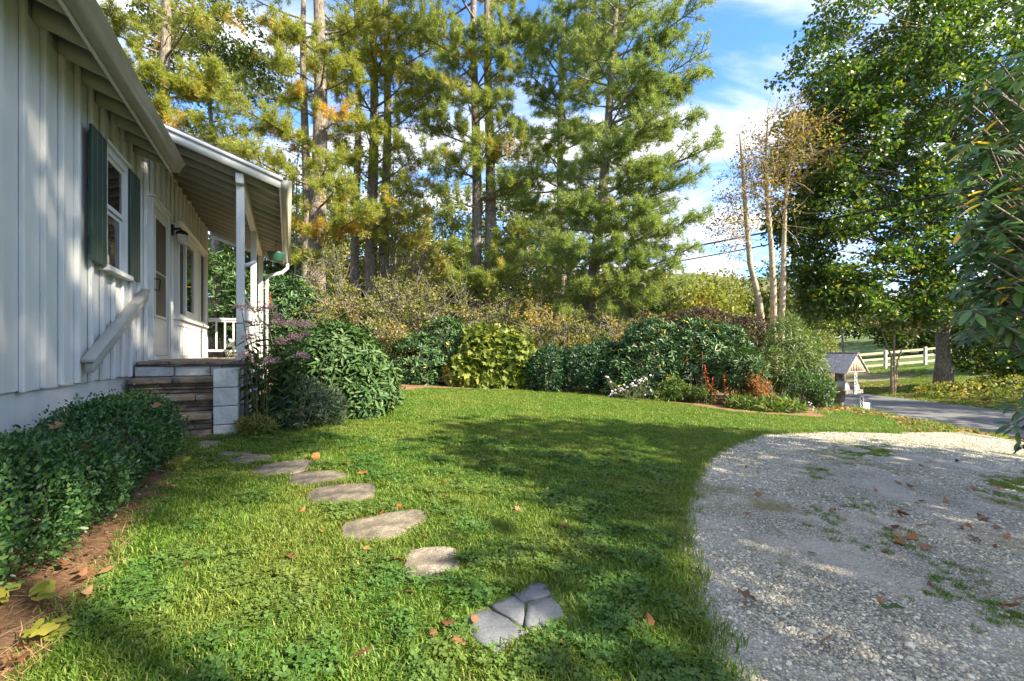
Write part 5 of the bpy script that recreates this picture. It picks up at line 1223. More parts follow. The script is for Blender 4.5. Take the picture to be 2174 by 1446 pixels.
def clump(name, label, px, d, lobes, ncl, per, cr, T, size, mat, seed, cat='plant'):
    b = gx(px, d); r_ = random.Random(seed); cs_ = [l[0] for l in lobes]
    st = [[b+Vector((r_.uniform(-.12,.12),0,-.03)), b.lerp(Vector(c), .55)+Vector((r_.uniform(-.1,.1),0,.05)), Vector(c)+Vector((r_.uniform(-.2,.2),r_.uniform(-.1,.1),.1))] for c in cs_ for _ in range(3)]
    leafy_tree(name, label, b, .02, st, lobes, ncl, per, cr, T, size, M[mat], 'stem', seed=seed, cat=cat, limb_n=40, limb_r=.006, flat=.45, outer=.25)
clump('nandina', 'red orange leaved shrub at the lawn edge left of the mailbox', 1630, 10.0, [lob(1632,820,10.0,.50,.36,.36),lob(1595,815,10.1,.28,.3,.34),lob(1670,835,10.0,.25,.3,.22),lob(1630,845,9.9,.5,.3,.15)], 150, 26, .10, T_dia(.4), .06, 'nandina', 57, 'shrub')
SB('evergreen_shrub', 'dark shrub with a few pink blooms directly left of the mailbox post', 1720, 10.8, [lob(1728,835,10.8,.45,.4,.46),lob(1690,822,10.8,.42,.4,.52)], 5000, T_ell(.4), .07, 'pye', seed=58, rough=.28, lumps=4.5, stems=18)
SB('deciduous_shrub', 'olive twiggy shrub behind and left of the mailbox roof', 1722, 14.5, [lob(1722,750,14.5,.75,.6,.7)], 2600, T_dia(.5), .075, 'leaf_olive', seed=59, stems=30, rough=.25, bark='twig')
SB('ground_cover', 'low light green plant spilling at the foot of the mailbox post', 1770, 11.6, [lob(1765,880,11.4,.5,.4,.16)], 1100, T_ell(.45), .06, 'herb', seed=60, stems=0, cat='plant')
clump('leafy_perennial', 'light green leafy perennial right of the pink asters', 1440, 10.4, [lob(1436,820,10.4,.36,.3,.30),lob(1415,838,10.3,.3,.3,.18),lob(1470,835,10.3,.3,.3,.2)], 90, 22, .10, T_ell(.32), .085, 'herb', 61)
SB('bank_shrub', 'sunny pale leaved shrub on the bank beyond the road, right of the maple trunk', 2110, 19.2, [lob(2100,735,19.2,1.6,1.2,1.3),lob(2180,740,18.8,1.5,1.2,1.5)], 6500, STAR, .14, 'leaf_dark', seed=62)
SB('bank_shrub', 'low sunlit ivy and leaf mass on the road bank', 2060, 17.6, [(np.array((18.0,17.6,zg1(18,17.6)+.1)),np.array((1.9,1.6,.35))),(np.array((20.2,17.9,zg1(20.2,17.9)+.1)),np.array((1.8,1.6,.45)))], 2600, T_ell(.6), .10, 'leaf_olive', seed=63, stems=0)

# ---- flowers and tall perennials
def plant(name, label, cat, base, stems, leaf=None, heads=None, seed=1, stem_mat='stem', group=None, n_ind=0):
    """stems: list of (foot, tip); leaf: (template, size, material, per stem, from, to); heads: (kind, material, size)"""
    rng = np.random.default_rng(seed); base = Vector(base); t = thing(name, label, cat, base, group=group); mb = MB(); P, D, Nz, S = [], [], [], []; H = MB()
    for f, q in stems:
        pts = limb(mb, f, q, .007, .004, rng, 5, .025, 6)
        if leaf:
            T, size, mt, per, lo, hi = leaf
            for i in range(per):
                u = lo + (hi-lo)*(i+rng.random()*.5)/per; p = np.array(f)+(np.array(q)-np.array(f))*u; a = i*2.2+rng.random()
                P.append(p); D.append((math.cos(a), math.sin(a), rng.uniform(-.45,.25))); Nz.append((0,0,1)); S.append(size*rng.uniform(.65,1.15)*(1.1-.4*u))
        if heads:
            kind, hm, hs = heads; q = np.array(pts[-1])
            if kind == 'dome':
                for _ in range(150):
                    o = nrm(rng.normal(0,1,(1,3)))[0]*rng.random()**.4*hs*np.array([1,1,.75]); o[2] = abs(o[2]); scatter(H, T_dia(.8), (q+o)[None], frames(rng.normal(0,1,(1,3)), rng.normal(0,1,(1,3))), [rng.uniform(.012,.026)])
            elif kind == 'spike':
                for k in range(9):
                    p = q - np.array([0,0,.035*k]) + rng.normal(0,.012,3); scatter(H, T_ell(.6), np.repeat(p[None],3,0), frames(rng.normal(0,1,(3,3)), rng.normal(0,1,(3,3))), [hs]*3)
            elif kind == 'daisy':
                ax = nrm(np.array([[rng.normal(0,.5), -.6+rng.normal(0,.3), .8]]))[0]; a = nrm(np.cross(ax, (1,0,0))); b_ = np.cross(ax, a)
                th_ = np.arange(8)*.785; scatter(H, T_ell(.5,0,0), np.repeat(q[None],8,0), frames(np.cos(th_)[:,None]*a+np.sin(th_)[:,None]*b_, np.repeat(ax[None],8,0)), [hs]*8)
    mb.build('stems', M[stem_mat], t, False, base)
    if leaf: emit_leaves(t, np.array(base), leaf[0], np.array(P), frames(np.array(D), np.array(Nz, float)), np.array(S), M[leaf[2]], n_ind)
    if heads: H.build('flowers', M[heads[1]], t, False, base)
    return t
rng = np.random.default_rng(9)
def spread(px, d, w, n, tops, jit=.1):
    out = []
    for i in range(n):
        b = gx(px+rng.uniform(-w,w), d+rng.normal(0,jit)); tx, ty = tops[i % len(tops)]; out.append((b, at(tx+rng.normal(0,4), ty+rng.normal(0,4), b.y)))
    return out
jb = gx(572, 5.35)
plant('joe_pye_weed', 'tall joe pye weed with dusty pink flower heads in front of the first porch post', 'plant', jb,
  [(gx(572+dx*.35, 5.35), at(tx, ty, 5.3+dz)) for tx, ty, dx, dz in ((513,657,-50,.0),(549,662,-20,.05),(574,657,5,.1),(592,688,30,0),(612,692,45,.1),(634,690,60,.05),(653,695,70,-.05),(530,720,-40,-.1),(600,730,20,-.12),(560,700,-10,.1),(625,720,40,-.1),(645,715,60,.1),(540,690,-30,.05),(585,675,15,.15),(520,760,-45,-.15),(575,770,0,-.18),(640,760,50,-.15))],
  (T_ell(.46,.05,-.2), .19, 'pye', 18, .2, .95), ('dome','pink',.105), seed=71, n_ind=180)
SB('sage_bush', 'grey green sage bush at the front of the porch bed', 632, 5.6, [lob(635,855,5.55,.40,.34,.30),lob(690,865,5.7,.28,.26,.22),lob(600,875,5.4,.2,.2,.2)], 2400, T_strap(.22), .075, 'sage', seed=72, lift=.5, bark='stem', stems=20, rough=.2, cat='plant')
plant('leafy_weed', 'yellow green leafy stems rising beside the block cheek wall', 'plant', gx(548,5.2), spread(546,5.2,24,16,[(540,720),(560,700),(530,760),(575,740),(550,780),(585,760)]), (T_ell(.35), .07, 'herb', 15, .1, 1.0), seed=73)
plant('purple_flower', 'thin stems with two violet blooms at the cheek wall', 'plant', gx(545,5.05), [(gx(548,5.05), at(543,826,5.0)), (gx(560,5.05), at(564,872,4.98))], (T_ell(.35), .05, 'herb', 7, .1, .9), ('daisy','violet',.022), seed=74)
SB('dry_grass_clump', 'short dry straw coloured plant at the foot of the cheek wall', 545, 5.0, [lob(545,903,4.95,.22,.16,.09)], 700, T_strap(.12), .07, 'leaf_bronze', seed=75, stems=0, cat='plant')
plant('aster', 'clump of pale pink asters at the left end of the far flower bed', 'flowers', gx(1335,10.6), spread(1335,10.6,38,80,[(1290+i*6.4, 800+((i*37)%40)) for i in range(16)],.15), (T_ell(.3), .06, 'pye', 12, .1, .95), ('daisy','aster',.028), seed=76)
plant('goldenrod', 'small yellow bloom above the left of the asters', 'flowers', gx(1305,11.1), spread(1306,11.1,4,5,[(1303,802),(1309,806)],.05), (T_ell(.3), .05, 'herb', 6, .1, .9), ('dome','gold',.05), seed=77)
for i, (px, ty, lb) in enumerate([(1497,775,'tallest red lobelia stalk beside the dry stems'),(1512,803,'red lobelia just right of the tallest one'),(1538,795,'red lobelia in front of the round topped rhododendron'),(1550,820,'red lobelia bending left of the orange leaved shrub'),(1560,826,'red lobelia touching the orange leaved shrub'),(1565,838,'lowest red lobelia near the lawn edge')]):
    plant('red_lobelia', lb, 'flowers', gx(px, 10.1), [(gx(px-2,10.1), at(px,ty,10.1)), (gx(px+3,10.05), at(px+5,ty+26,10.05))], (T_ell(.26), .12, 'herb', 12, .1, .85), ('spike','red',.035), seed=80+i, group='red lobelias in the far bed')
plant('lily_stalk', 'leafy upright stalk with drooping leaves right of the dry stems', 'plant', gx(1502,10.5), [(gx(1500,10.5), at(1502,772,10.5)), (gx(1507,10.5), at(1512,790,10.5))], (T_ell(.22,.03,-.25), .19, 'willow_leaf', 26, .1, 1.0), seed=87)
plant('dry_stalks', 'bare dry brown stalks standing in the middle of the far bed', 'plant', gx(1490,10.7), spread(1484,10.7,8,9,[(1478,775),(1485,758),(1492,748),(1498,752),(1506,722)],.1), None, None, seed=88, stem_mat='dry_stem')
for i, (px, d, lb) in enumerate([(1575,9.75,'low strap leaved plant below the red lobelias'),(1622,9.6,'low strap leaved plant in front of the orange leaved shrub'),(1672,9.7,'low strap leaved plant with tiny white flowers near the mailbox')]):
    SB('strap_leaf_plant', lb, px, d, [(np.array(gx(px,d))+np.array([0,0,.07]), np.array((.30,.25,.14)))], 260, T_strap(.16), .20, 'herb', seed=90+i, lift=.4, stems=0, cat='plant')
plant('small_aster', 'tiny white flowers in the bed corner left of the mailbox post', 'flowers', gx(1690,10.0), spread(1690,10.0,24,26,[(1660+i*6, 852+(i*13)%16) for i in range(12)],.1), (T_ell(.3), .04, 'pye', 5, .1, .9), ('daisy','aster',.018), seed=94)
plant('pink_phlox', 'dusty pink flower head above the round topped rhododendron', 'flowers', gx(1600,12), [(gx(1600,12), at(1603,726,11.6)), (gx(1590,12), at(1594,735,11.6))], (T_ell(.35), .10, 'pye', 10, .3, .95), ('dome','pink',.12), seed=95)
plant('red_salvia', 'red blooms beside the far porch posts', 'flowers', house.matrix_basis @ Lp(9.6,1.5,-.75), [(house.matrix_basis @ Lp(9.6,1.5,-.75), at(573,622,8.6)), (house.matrix_basis @ Lp(9.7,1.5,-.75), at(553,637,8.7))], (T_ell(.35), .09, 'herb', 12, .2, .9), ('spike','red',.04), seed=96)

# ---- clipped holly along the wall and the yellow-green leaves under it
def Hl(s, o, h, r, rz, n=None):
    x, y = Hw(s, o); return (np.array((x, y, zg1(x,y)+h-rz)), np.array((r, r, rz)))
def HS(label, s, o, lobes, n, seed, n_ind):
    x, y = Hw(s, o); shrub('holly_bush', label, (x,y,zg1(x,y)), lobes, n, T_e4(.5), .027, M['holly'], seed=seed, n_ind=n_ind, lift=.55, spread=.7, stems=16, rough=.14, lumps=6, low=-.75, bark='twig', stem_r=.008, group='low hollies along the cottage wall')
HS('rounded low holly nearest the camera at the left edge', 3.1, .3, [Hl(2.3,.28,.60,.36,.30),Hl(2.8,.30,.62,.40,.32),Hl(3.3,.34,.55,.40,.30),Hl(3.65,.44,.42,.30,.24)], 23000, 110, 300)
HS('rounded low holly next to the porch steps', 4.35, .42, [Hl(4.05,.38,.58,.36,.32),Hl(4.45,.42,.62,.38,.34),Hl(4.85,.44,.50,.32,.28)], 18000, 111, 300)
def low_leaf(label, px, py, n, size, seed):
    g = gpt(px, py); rng = np.random.default_rng(seed); t = thing('coral_bells', label, 'plant', g, group='yellow leaved coral bells along the holly bed'); me = MB(); kk = 16; o_ = [(math.sin(q*6.283/kk)*(.5+.06*(q%2)), .5-math.cos(q*6.283/kk)*(.5+.06*(q%2))*(.35 if q == 0 else 1), .05*math.sin(q*2.4)) for q in range(kk)]; me.add(o_+[(0,.5,.03)], [(kk,q,(q+1)%kk) for q in range(kk)]); me = me.mesh('leaf', M['gold'], True)
    for k in range(n):
        a = rng.random()*6.283; r = rng.uniform(.02,.10); o = link('leaf', me, t); s = size*rng.uniform(.7,1.2)
        o.location = (r*math.cos(a), r*math.sin(a), .035+.05*rng.random()); o.rotation_euler = (rng.normal(.1,.3), rng.normal(0,.3), a-1.57+rng.normal(0,.4)); o.scale = (s,s,s)
low_leaf('yellow green coral bells poking out from under the near holly', 222, 1075, 12, .055, 1); low_leaf('coral bells leaves at the left edge below the near holly', 45, 1305, 5, .07, 2); low_leaf('large yellow coral bells leaves in the bottom left corner', 40, 1378, 5, .075, 3)
low_leaf('small coral bells tuft between the far holly and the lawn', 365, 1006, 5, .05, 4)
x, y = Hw(4.55,.12); plant('iris', 'green sword leaves between holly and wall', 'plant', (x,y,zg1(x,y)), [((x,y,zg1(x,y)), (x+.02,y,zg1(x,y)+.1))], (T_strap(.10), .62, 'herb', 9, .0, .2), seed=97)

# ---- large rhododendron reaching in from the right, above the drive
rb = np.array((4.15, 2.7, zg1(4.15,2.7))); t = thing('rhododendron', 'big leaved rhododendron branches reaching in from the right edge over the drive', 'shrub', rb)
rng = np.random.default_rng(131); mb = MB(); P, D, Nz, S, Yl = [], [], [], [], []
tips = [(2030,235),(2075,180),(2120,130),(2165,150),(2020,300),(2065,285),(2110,260),(2160,300),(2040,345),(2090,350),(2140,370),(2030,400),(2085,420),(2130,450),(2165,430),(2075,500),(2120,520),(2165,540),(2055,570),(2100,590),(2150,600),(2080,640),(2130,650),(2165,690),(2060,660),(2110,700),(2160,740),(2090,600),(2130,560),(2170,350),(2100,310),(2140,220),(2165,860),(2150,900),(2168,935),(2100,470),(2150,490),(2170,640),(2120,400),(2060,240),(2145,720),(2105,545),(2040,610),(2172,480),(2180,260),(2200,560),(2210,400),(2220,700),(2190,820),(2195,180)]
tips += [(rng.uniform(2045,2190), rng.uniform(150,720)) for _ in range(115)]
tips = [q for q in tips if q[0] > 2010 + max(0, 190-q[1])*.9]
for (px, py) in tips:
    dd = rng.uniform(2.5,3.1) if py < 800 else rng.uniform(2.9,3.2); q = np.array(at(px, py, dd)); s0 = rb + np.array([rng.normal(0,.08), rng.normal(0,.08), min(2.6, max(.1, (q[2]-rb[2])*.55))])
    pts = limb(mb, s0, q, .012, .005, rng, 5, .05, 6)
    ax = nrm((q - np.array(pts[-2]))[None])[0]*.6 + np.array([0,0,.5]); ax = ax/np.linalg.norm(ax); a = nrm(np.cross(ax, (0.2,1,0))); b_ = np.cross(ax, a)
    for k in range(10):
        th_ = k*2.399 + rng.random()*.4; el = rng.uniform(-.55,.65); d = (math.cos(th_)*a + math.sin(th_)*b_)*math.cos(el) + ax*math.sin(el) - np.array([0,0,.15])
        P.append(q + d*.01 - ax*.006*k); D.append(d); Nz.append(ax + rng.normal(0,.2,3)); S.append(rng.uniform(.08,.128))
mb2 = MB(); mb2.tube([rb+np.array([0,0,-.1]), rb+np.array([.03,0,.9]), rb+np.array([.0,.05,1.8]), rb+np.array([-.05,0,2.9])], [.06,.05,.04,.02], 8); mb2.build('trunk', M['bark'], t, True, rb); mb.build('stems', M['bark'], t, False, rb)
emit_leaves(t, rb, T_ell(.36,.05,-.12), np.array(P), frames(np.array(D), np.array(Nz)), np.array(S), M['rhodo_near'], 300)

# ---- unseen trees added right of the drive, out of the picture, to shade the near lawn, drive and wall
for i, (x, y, h, r, zc, n, lb) in enumerate(SHADE):
    b = Vector((x, y, zg1(x,y)))
    leafy_tree('shade_tree', lb, b, .5, [[b+Vector((0,0,-.2)), b+Vector((0,0,h*.3)), b+Vector((.1,0,h*.6)), b+Vector((0,0,h*.9))]],
        [(b+Vector((0,0,zc)),(r,r,h-zc)),(b+Vector((r*.3,r*.4,zc-.4)),(r*.7,r*.7,(h-zc)*.8))], n, 64, .62, DIA, .23, M['leaf_dark'], seed=300+i, group='unseen trees added for shade right of the drive', limb_n=40)
# ------------------------------------------------------------------ mailbox shelter, marker, fence, wires, leaves, hill
def glyphs(txt, size, mat, parent, loc, rot, stack=True):
    for i, ch in enumerate(txt):
        cu = bpy.data.curves.new('digit', 'FONT'); cu.body = ch; cu.size = size; cu.align_x = 'CENTER'; cu.extrude = .001; cu.offset = size*.035
        o = bpy.data.objects.new('digit_src', cu); COL.objects.link(o)
        me = bpy.data.meshes.new_from_object(o.evaluated_get(bpy.context.evaluated_depsgraph_get())); bpy.data.objects.remove(o)
        me.materials.append(mat); g = link('digit', me, parent); g.location = (loc[0], loc[1], loc[2]-i*size*.86); g.rotation_euler = rot
mbp = gx(1781, 13.6); base = mbp
mailz = -1.15
box_ = thing('mailbox_shelter', 'weathered cedar shingle roof on a post over white mailboxes numbered 556', 'mailbox', base, mailz); box_.scale = (1.16,1.16,1.16)
def loc_b(name, a, b, mat, par=box_, bev=.004): return box(name, a, b, M[mat], par, bev)
ridge = 1.46; ev = 1.02; rl = .46; hw = .42
# post and shelf
mb = MB(); mb.tube([(0,0,-.15),(0,0,.55),(0,0,ev)], [.105,.10,.085], 10); mb.build('post', M['bark'], box_, True)
loc_b('shelf', (-.30,-.42,.52), (.36,.36,.57), 'bark'); loc_b('shelf_beam', (-.05,-.40,.44), (.05,.34,.518), 'bark'); loc_b('shelf_end', (.365,-.40,.47), (.385,.34,.568), 'bark')
roofm = loc_b('ceiling_board', (-rl+.05,-hw+.06,ev-.005), (rl-.03,hw-.06,ev+.012), 'cedar'); 
for sgn in (-1, 1):
    ncourse = 4; slope = math.atan2(ridge-ev, hw)
    for c in range(ncourse):
        u0, u1 = c/ncourse, (c+1)/ncourse+.06; x = -rl
        while x < rl-.01:
            w = random.Random(c*31+int(x*100)).uniform(.09,.15); w = min(w, rl-x)
            L_ = math.hypot(hw, ridge-ev)*(u1-u0); yc = sgn*hw*1.12*(1-(u0+u1)/2); zc = ev-.05+(ridge-ev+.05)*(u0+u1)/2 + .016 + .004*((c+int(x*50)) % 2)
            o = link('shingle', box_mesh('shingle', (-w/2+.002,-L_/2*1.12,-.008), (w/2-.002,L_/2*1.12,.008), M['cedar'], .002), box_); o.location = (x+w/2, yc, zc); o.rotation_euler = (-sgn*slope + sgn*-.05, 0, 0); x += w
loc_b('ridge_cap', (-rl-.01,-.035,ridge+.022), (rl+.01,.035,ridge+.045), 'roofing')
for gxs in (rl-.055, -rl+.03):
    mb = MB(); n = 7
    for i in range(n):
        y0, y1 = -hw+.05+i*(2*hw-.1)/n+.003, -hw+.05+(i+1)*(2*hw-.1)/n-.003; zt = lambda y: ridge-.02-(ridge-ev)*abs(y)/hw
        m2 = MB(); m2.addpoly([(gxs,y0,ev+.014),(gxs,y1,ev+.014),(gxs,y1,max(ev+.02,zt(y1))),(gxs,y0,max(ev+.02,zt(y0))),(gxs+.02,y0,ev+.014),(gxs+.02,y1,ev+.014),(gxs+.02,y1,max(ev+.02,zt(y1))),(gxs+.02,y0,max(ev+.02,zt(y0)))],
            [(0,3,2,1),(4,5,6,7),(0,1,5,4),(1,2,6,5),(2,3,7,6),(3,0,4,7)]); m2.build('gable_board', M['cedar_gable'], box_)
def mailbox(label, px_off, par_loc, rot):
    m = thing('mailbox', label, 'mailbox', par_loc, rot, group='white mailboxes on the shelter shelf'); m.scale = (1.1,1.1,1.1)
    prof = [(-.085,0),(.085,0),(.085,.12)] + [(.085*math.cos(a), .12+.085*math.sin(a)) for a in np.linspace(.3,2.84,7)] + [(-.085,.12)]
    n = len(prof); mb = MB(); v = [(x,-.24,z) for x, z in prof] + [(x,.24,z) for x, z in prof]; mb.add(v, [(i,(i+1)%n,n+(i+1)%n,n+i) for i in range(n)]); mb.poly.append(list(range(n))); mb.poly.append(list(range(n,2*n))[::-1]); mb.build('body', M['trim'], m)
    v = [(x*1.06,-.252,z*1.03) for x, z in prof] + [(x*1.06,-.241,z*1.03) for x, z in prof]; mb = MB(); mb.add(v, [(i,(i+1)%n,n+(i+1)%n,n+i) for i in range(n)]); mb.poly.append(list(range(n))); mb.poly.append(list(range(n,2*n))[::-1]); mb.build('lid', M['trim'], m)
bm_ = box_.matrix_basis
mailbox('white mailbox on the shelf, left of the number plate', 0, bm_ @ Vector((.10,-.24,.572)), mailz+1.57); mailbox('white mailbox on the shelf, right of the number plate', 0, bm_ @ Vector((.10,.17,.572)), mailz+1.57)
plate = loc_b('number_plate', (.392,-.07,.46), (.407,.04,ev-.01), 'trim')
glyphs('556', .17, M['black_metal'], plate, (.0085,0,.10), (rad(90),0,rad(90)))
# ghost image of the mailbox, built as a low marker at the road edge
mk = gx(1826, 12.9); mark = thing('ghost_marker', 'low ghost image of the mailbox built as a white marker with the number 556 and a white box at the road edge', 'sign', mk)
box('base_board', (-.30,-.05,.0), (.18,.05,.12), M['cedar_gable'], mark); pl = box('number_plate', (-.07,-.09,.0), (.04,-.07,.52), M['trim'], mark); box('white_box', (.05,-.06,.14), (.24,.12,.34), M['trim'], mark)
glyphs('556', .16, M['black_metal'], pl, (0,-.0115,.12), (rad(90),0,0))

# ---- white rail fence beyond the road
def fence_run(label, pts, h=1.25):
    b = Vector((*pts[0], zg1(*pts[0]))); f = thing('rail_fence', label, 'fence', b)
    for i, p in enumerate(pts):
        z = zg1(*p); q = Vector((*p, z)) - b; box('post', (q.x-.07,q.y-.07,q.z-.1), (q.x+.07,q.y+.07,q.z+h), M['trim'], f, .01)
        if i+1 < len(pts):
            p2 = pts[i+1]; d = Vector((*p2, zg1(*p2))) - Vector((*p, z)); L_ = d.length
            for hh in (.28,.68,1.08):
                me = box_mesh('rail', (.075,-.02,-.07), (math.hypot(d.x,d.y)-.075,.02,.07), M['cream'], .005); o = link('rail', me, f); o.location = q + Vector((0,0,hh)); o.rotation_euler = (0, -math.atan2(d.z, math.hypot(d.x,d.y)), math.atan2(d.y, d.x))
fence_run('cream three rail fence along the pasture beyond the road', [(19.4+2.59*i, 30.0-.03*i) for i in range(8)])
# ---- far white house glimpsed across the pasture
fb = gx(1778, 75); fh = thing('distant_house', 'tiny pale house glimpsed over the pasture behind the sapling', 'house', fb)
box('wall', (-2.2,-2,-.5), (2.2,2,2.6), M['white'], fh); 
mb = MB(); mb.addpoly([(-2.5,-2.4,2.55),(2.5,-2.4,2.55),(2.5,2.4,2.55),(-2.5,2.4,2.55),(-2.5,0,4.1),(2.5,0,4.1)], [(0,1,5,4),(2,3,4,5),(0,4,3),(1,2,5),(0,3,2,1)]); mb.build('roof', M['roofing'], fh)
for xx in (-1.2, .6): box('window', (xx,-2.04,1.0), (xx+.6,-2.01,1.9), M['glass'], fh)

# ---- overhead wires across the road
def wire(label, a, b, sag, r):
    mb = MB(); a, b = Vector(a), Vector(b); o = a.copy()
    mb.tube([a+(b-a)*t - Vector((0,0,sag*4*t*(1-t))) - o for t in np.linspace(0,1,24)], r, 5); w = mb.build('power_line', M['black_metal']); w.location = o; tag(w, label, 'power line', 'power lines over the road'); return w
wire('upper thick overhead cable crossing from the maple to the bushy pine', at(2420,318,11.5), at(1150,577,26), .25, .036)
wire('lower thin overhead cable crossing from the maple to the bushy pine', at(2420,352,11.6), at(1150,600,26), .25, .026)
c0, c1 = at(1396,531,20.2), at(1428,524.5,19.9)
mb = MB(); mb.tube([(0,0,0), c1-c0], .085, 8); o = mb.build('cable_sleeve', M['black_metal']); o.location = c0; tag(o, 'short black sleeve on the upper overhead cable beside the bushy pine', 'cable')

# ---- distant wooded hill
def hill_mat():
    m, N, L, b = nodes('wooded_hill'); n = tnoise(N, L, .09, 6, .7, 'World')
    L.new(ramp(N, L, n, [(.3,(.045,.075,.03)),(.5,(.11,.12,.045)),(.7,(.20,.16,.07))]), b.inputs['Base Color']); b.inputs['Roughness'].default_value = 1; bump(N, L, b, n, 1.0, 6.0); return m
xs_ = np.linspace(-350, 700, 150); ys_ = np.linspace(330, 800, 50); X_, Y_ = np.meshgrid(xs_, ys_); rr_ = np.random.default_rng(4)
Hh = 92*np.exp(-((X_-190)/330)**2)*np.sin(np.clip((Y_-330)/470,0,1)*np.pi)**.8 + 5*np.sin(X_*.05)*np.sin(Y_*.043) + rr_.uniform(0,4.5,X_.shape)
V = np.column_stack([X_.ravel(), Y_.ravel(), Hh.ravel()-2]); I = np.arange(X_.size).reshape(X_.shape); mb = MB(); mb.add(V, np.stack([I[:-1,:-1],I[:-1,1:],I[1:,1:],I[1:,:-1]],-1).reshape(-1,4)); tag(mb.build('hill', hill_mat(), None, True), kind='structure')

# ---- fallen leaves
def leaf_shapes():
    out = []
    for k, T in enumerate([T_maple(), T_ell(.45,.12,.12), T_ell(.6,-.1,.15), T_maple()]):
        v, f = T; v = v.copy(); r = np.random.default_rng(k); v[:,1] -= .5; v[:,2] += .14*np.sin(v[:,0]*4+k)+.18*v[:,1]**2*(1 if k else .5) + r.normal(0,.02,len(v)); v[:,2] -= v[:,2].min(); out.append((v, f))
    return out
LM = {}
for mt in ('dry_leaf','orange_leaf','gold','pye'):
    LM[mt] = []
    for T in leaf_shapes(): m_ = MB(); m_.add(*T); LM[mt].append(m_.mesh('fallen_leaf', M[mt], True))
def fallen(px, py, shape, size, mt, label, group, h=.03, turn=None, seed=0):
    r = random.Random(seed+int(px*7+py*3)); g = gpt(px, py); o = link('fallen_leaf', LM[mt][shape]); o.location = g + Vector((0,0,h)); o.scale = (size*.85,size*.85,size*.85); o.rotation_euler = (r.gauss(0,.2), r.gauss(0,.2), r.uniform(0,6.28) if turn is None else turn); tag(o, label, 'leaf', group)
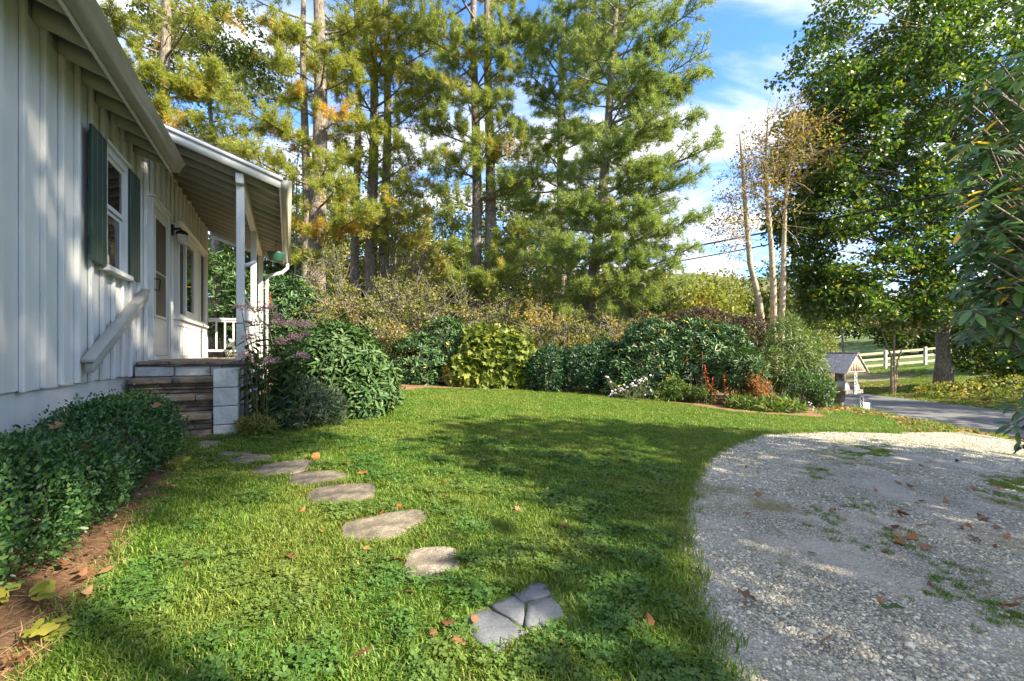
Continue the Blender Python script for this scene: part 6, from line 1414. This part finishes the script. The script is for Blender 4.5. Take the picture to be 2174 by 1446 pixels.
for args in [(390,1218,3,.075,'dry_leaf','curled tan leaf in the shaded grass left of the path'),(620,1197,3,.07,'dry_leaf','dark crumpled leaf in the sunny grass left of the pitted stone'),(770,1015,0,.10,'orange_leaf','bright orange leaf right of the seventh path stone'),(733,995,0,.09,'dry_leaf','brown leaf beyond the bright orange leaf'),(668,980,0,.11,'orange_leaf','orange leaf at the tip of the long pale path stone'),
   (1100,1092,3,.08,'dry_leaf','tan leaf standing up in the middle of the shaded lawn'),(1198,1128,3,.075,'dry_leaf','tan leaf right of the one standing up on the lawn'),(868,1271,1,.085,'dry_leaf','reddish narrow leaf below the pitted stone'),(765,1406,1,.10,'dry_leaf','large reddish leaf at the bottom, left of the cracked flagstone'),(922,1365,1,.085,'dry_leaf','brown leaf left of the cracked flagstone, lower one'),(951,1347,2,.08,'dry_leaf','brown leaf just above the narrow one by the cracked flagstone'),
   (972,1378,1,.09,'dry_leaf','narrow brown leaf below the cracked flagstone edge'),(966,1398,1,.08,'gold','yellow green leaf below the cracked flagstone'),(1197,1382,1,.085,'dry_leaf','upright brown leaf right below the cracked flagstone'),(1381,1338,2,.075,'orange_leaf','orange brown leaf on the lawn near the gravel edge'),(848,1206,0,.085,'dry_leaf','brown leaf at the left end of the pitted stone'),(1208,1258,1,.05,'dry_leaf','small leaf right above the cracked flagstone'),
   (1892,1308,0,.11,'pye','green leaf lying on the gravel'),(1872,1276,1,.07,'dry_leaf','brown leaf on the gravel above the green leaf'),(1868,1290,1,.06,'orange_leaf','small orange leaf on the gravel touching the green one'),(1975,1257,2,.055,'dry_leaf','dark red leaf on the gravel right of the green leaf'),(2150,1305,0,.09,'orange_leaf','orange leaf at the right edge of the gravel'),(2165,1285,1,.08,'dry_leaf','brown leaf at the far right edge on the gravel'),(1592,1284,0,.12,'dry_leaf','flattened dark maple leaf pressed into the gravel'),(1655,1241,2,.06,'dry_leaf','tan leaf above the flattened maple leaf'),(1610,1047,1,.09,'dry_leaf','dark brown leaf near the inner curve of the gravel'),
   (1425,1195,1,.07,'dry_leaf','pale leaf on the edge between lawn and gravel'),(1380,995,1,.05,'gold','small yellow leaf in the lawn near the curve of the drive'),(1755,1375,1,.10,'dry_leaf','long brown leaf on the gravel near the bottom')]:
    fallen(*args, 'single leaves on lawn and drive')
fl = thing('fallen_leaf', 'pinkish leaf lying on the cracked flagstone', 'leaf', gpt(1008,1334)+Vector((0,0,.032)), .8, 'single leaves on lawn and drive')
COL.objects.unlink(fl); bpy.data.objects.remove(fl); fallen(1008,1334,1,.085,'dry_leaf','pinkish leaf lying on the cracked flagstone','single leaves on lawn and drive',.034)
rl_ = random.Random(8)
for i in range(26): fallen(rl_.uniform(560,1400), rl_.uniform(905,1180), rl_.choice([0,1,2,3]), rl_.uniform(.035,.06), rl_.choice(['dry_leaf','orange_leaf','dry_leaf']), 'tiny dry leaf scattered in the lawn grass', 'tiny leaves on the lawn', .028)
for i in range(46):
    px, py = rl_.uniform(1560,2170), rl_.uniform(965,1180)
    if px < 1900 and rl_.random() < .55: px = rl_.uniform(1900,2170)
    fallen(px, py, rl_.choice([1,1,2,0]), rl_.uniform(.05,.10), rl_.choice(['dry_leaf','dry_leaf','orange_leaf']), 'small brown leaf among many on the upper gravel drive', 'leaf litter on the drive', .012)
for i in range(26):
    t = rl_.random(); px, py = 30+330*t+rl_.uniform(-50,40), 1400-400*t+rl_.uniform(-20,60)
    fallen(px, py, rl_.choice([0,1,2,1]), rl_.uniform(.04,.085), 'dry_leaf', 'brown leaf lying on the pine straw beside the hollies', 'leaves on the holly bed', .045)
for (px, py, d, lb) in ((118,905,2.6,'brown leaf caught on top of the near holly'),(178,950,2.55,'tan leaf lying on the front of the near holly'),(330,862,3.4,'brown leaf caught on top of the far holly')):
    o = link('fallen_leaf', LM['dry_leaf'][0]); o.location = at(px, py, d); o.scale = (.07,)*3; o.rotation_euler = (.5,.2,1.0); tag(o, lb, 'leaf', 'leaves caught on the hollies')
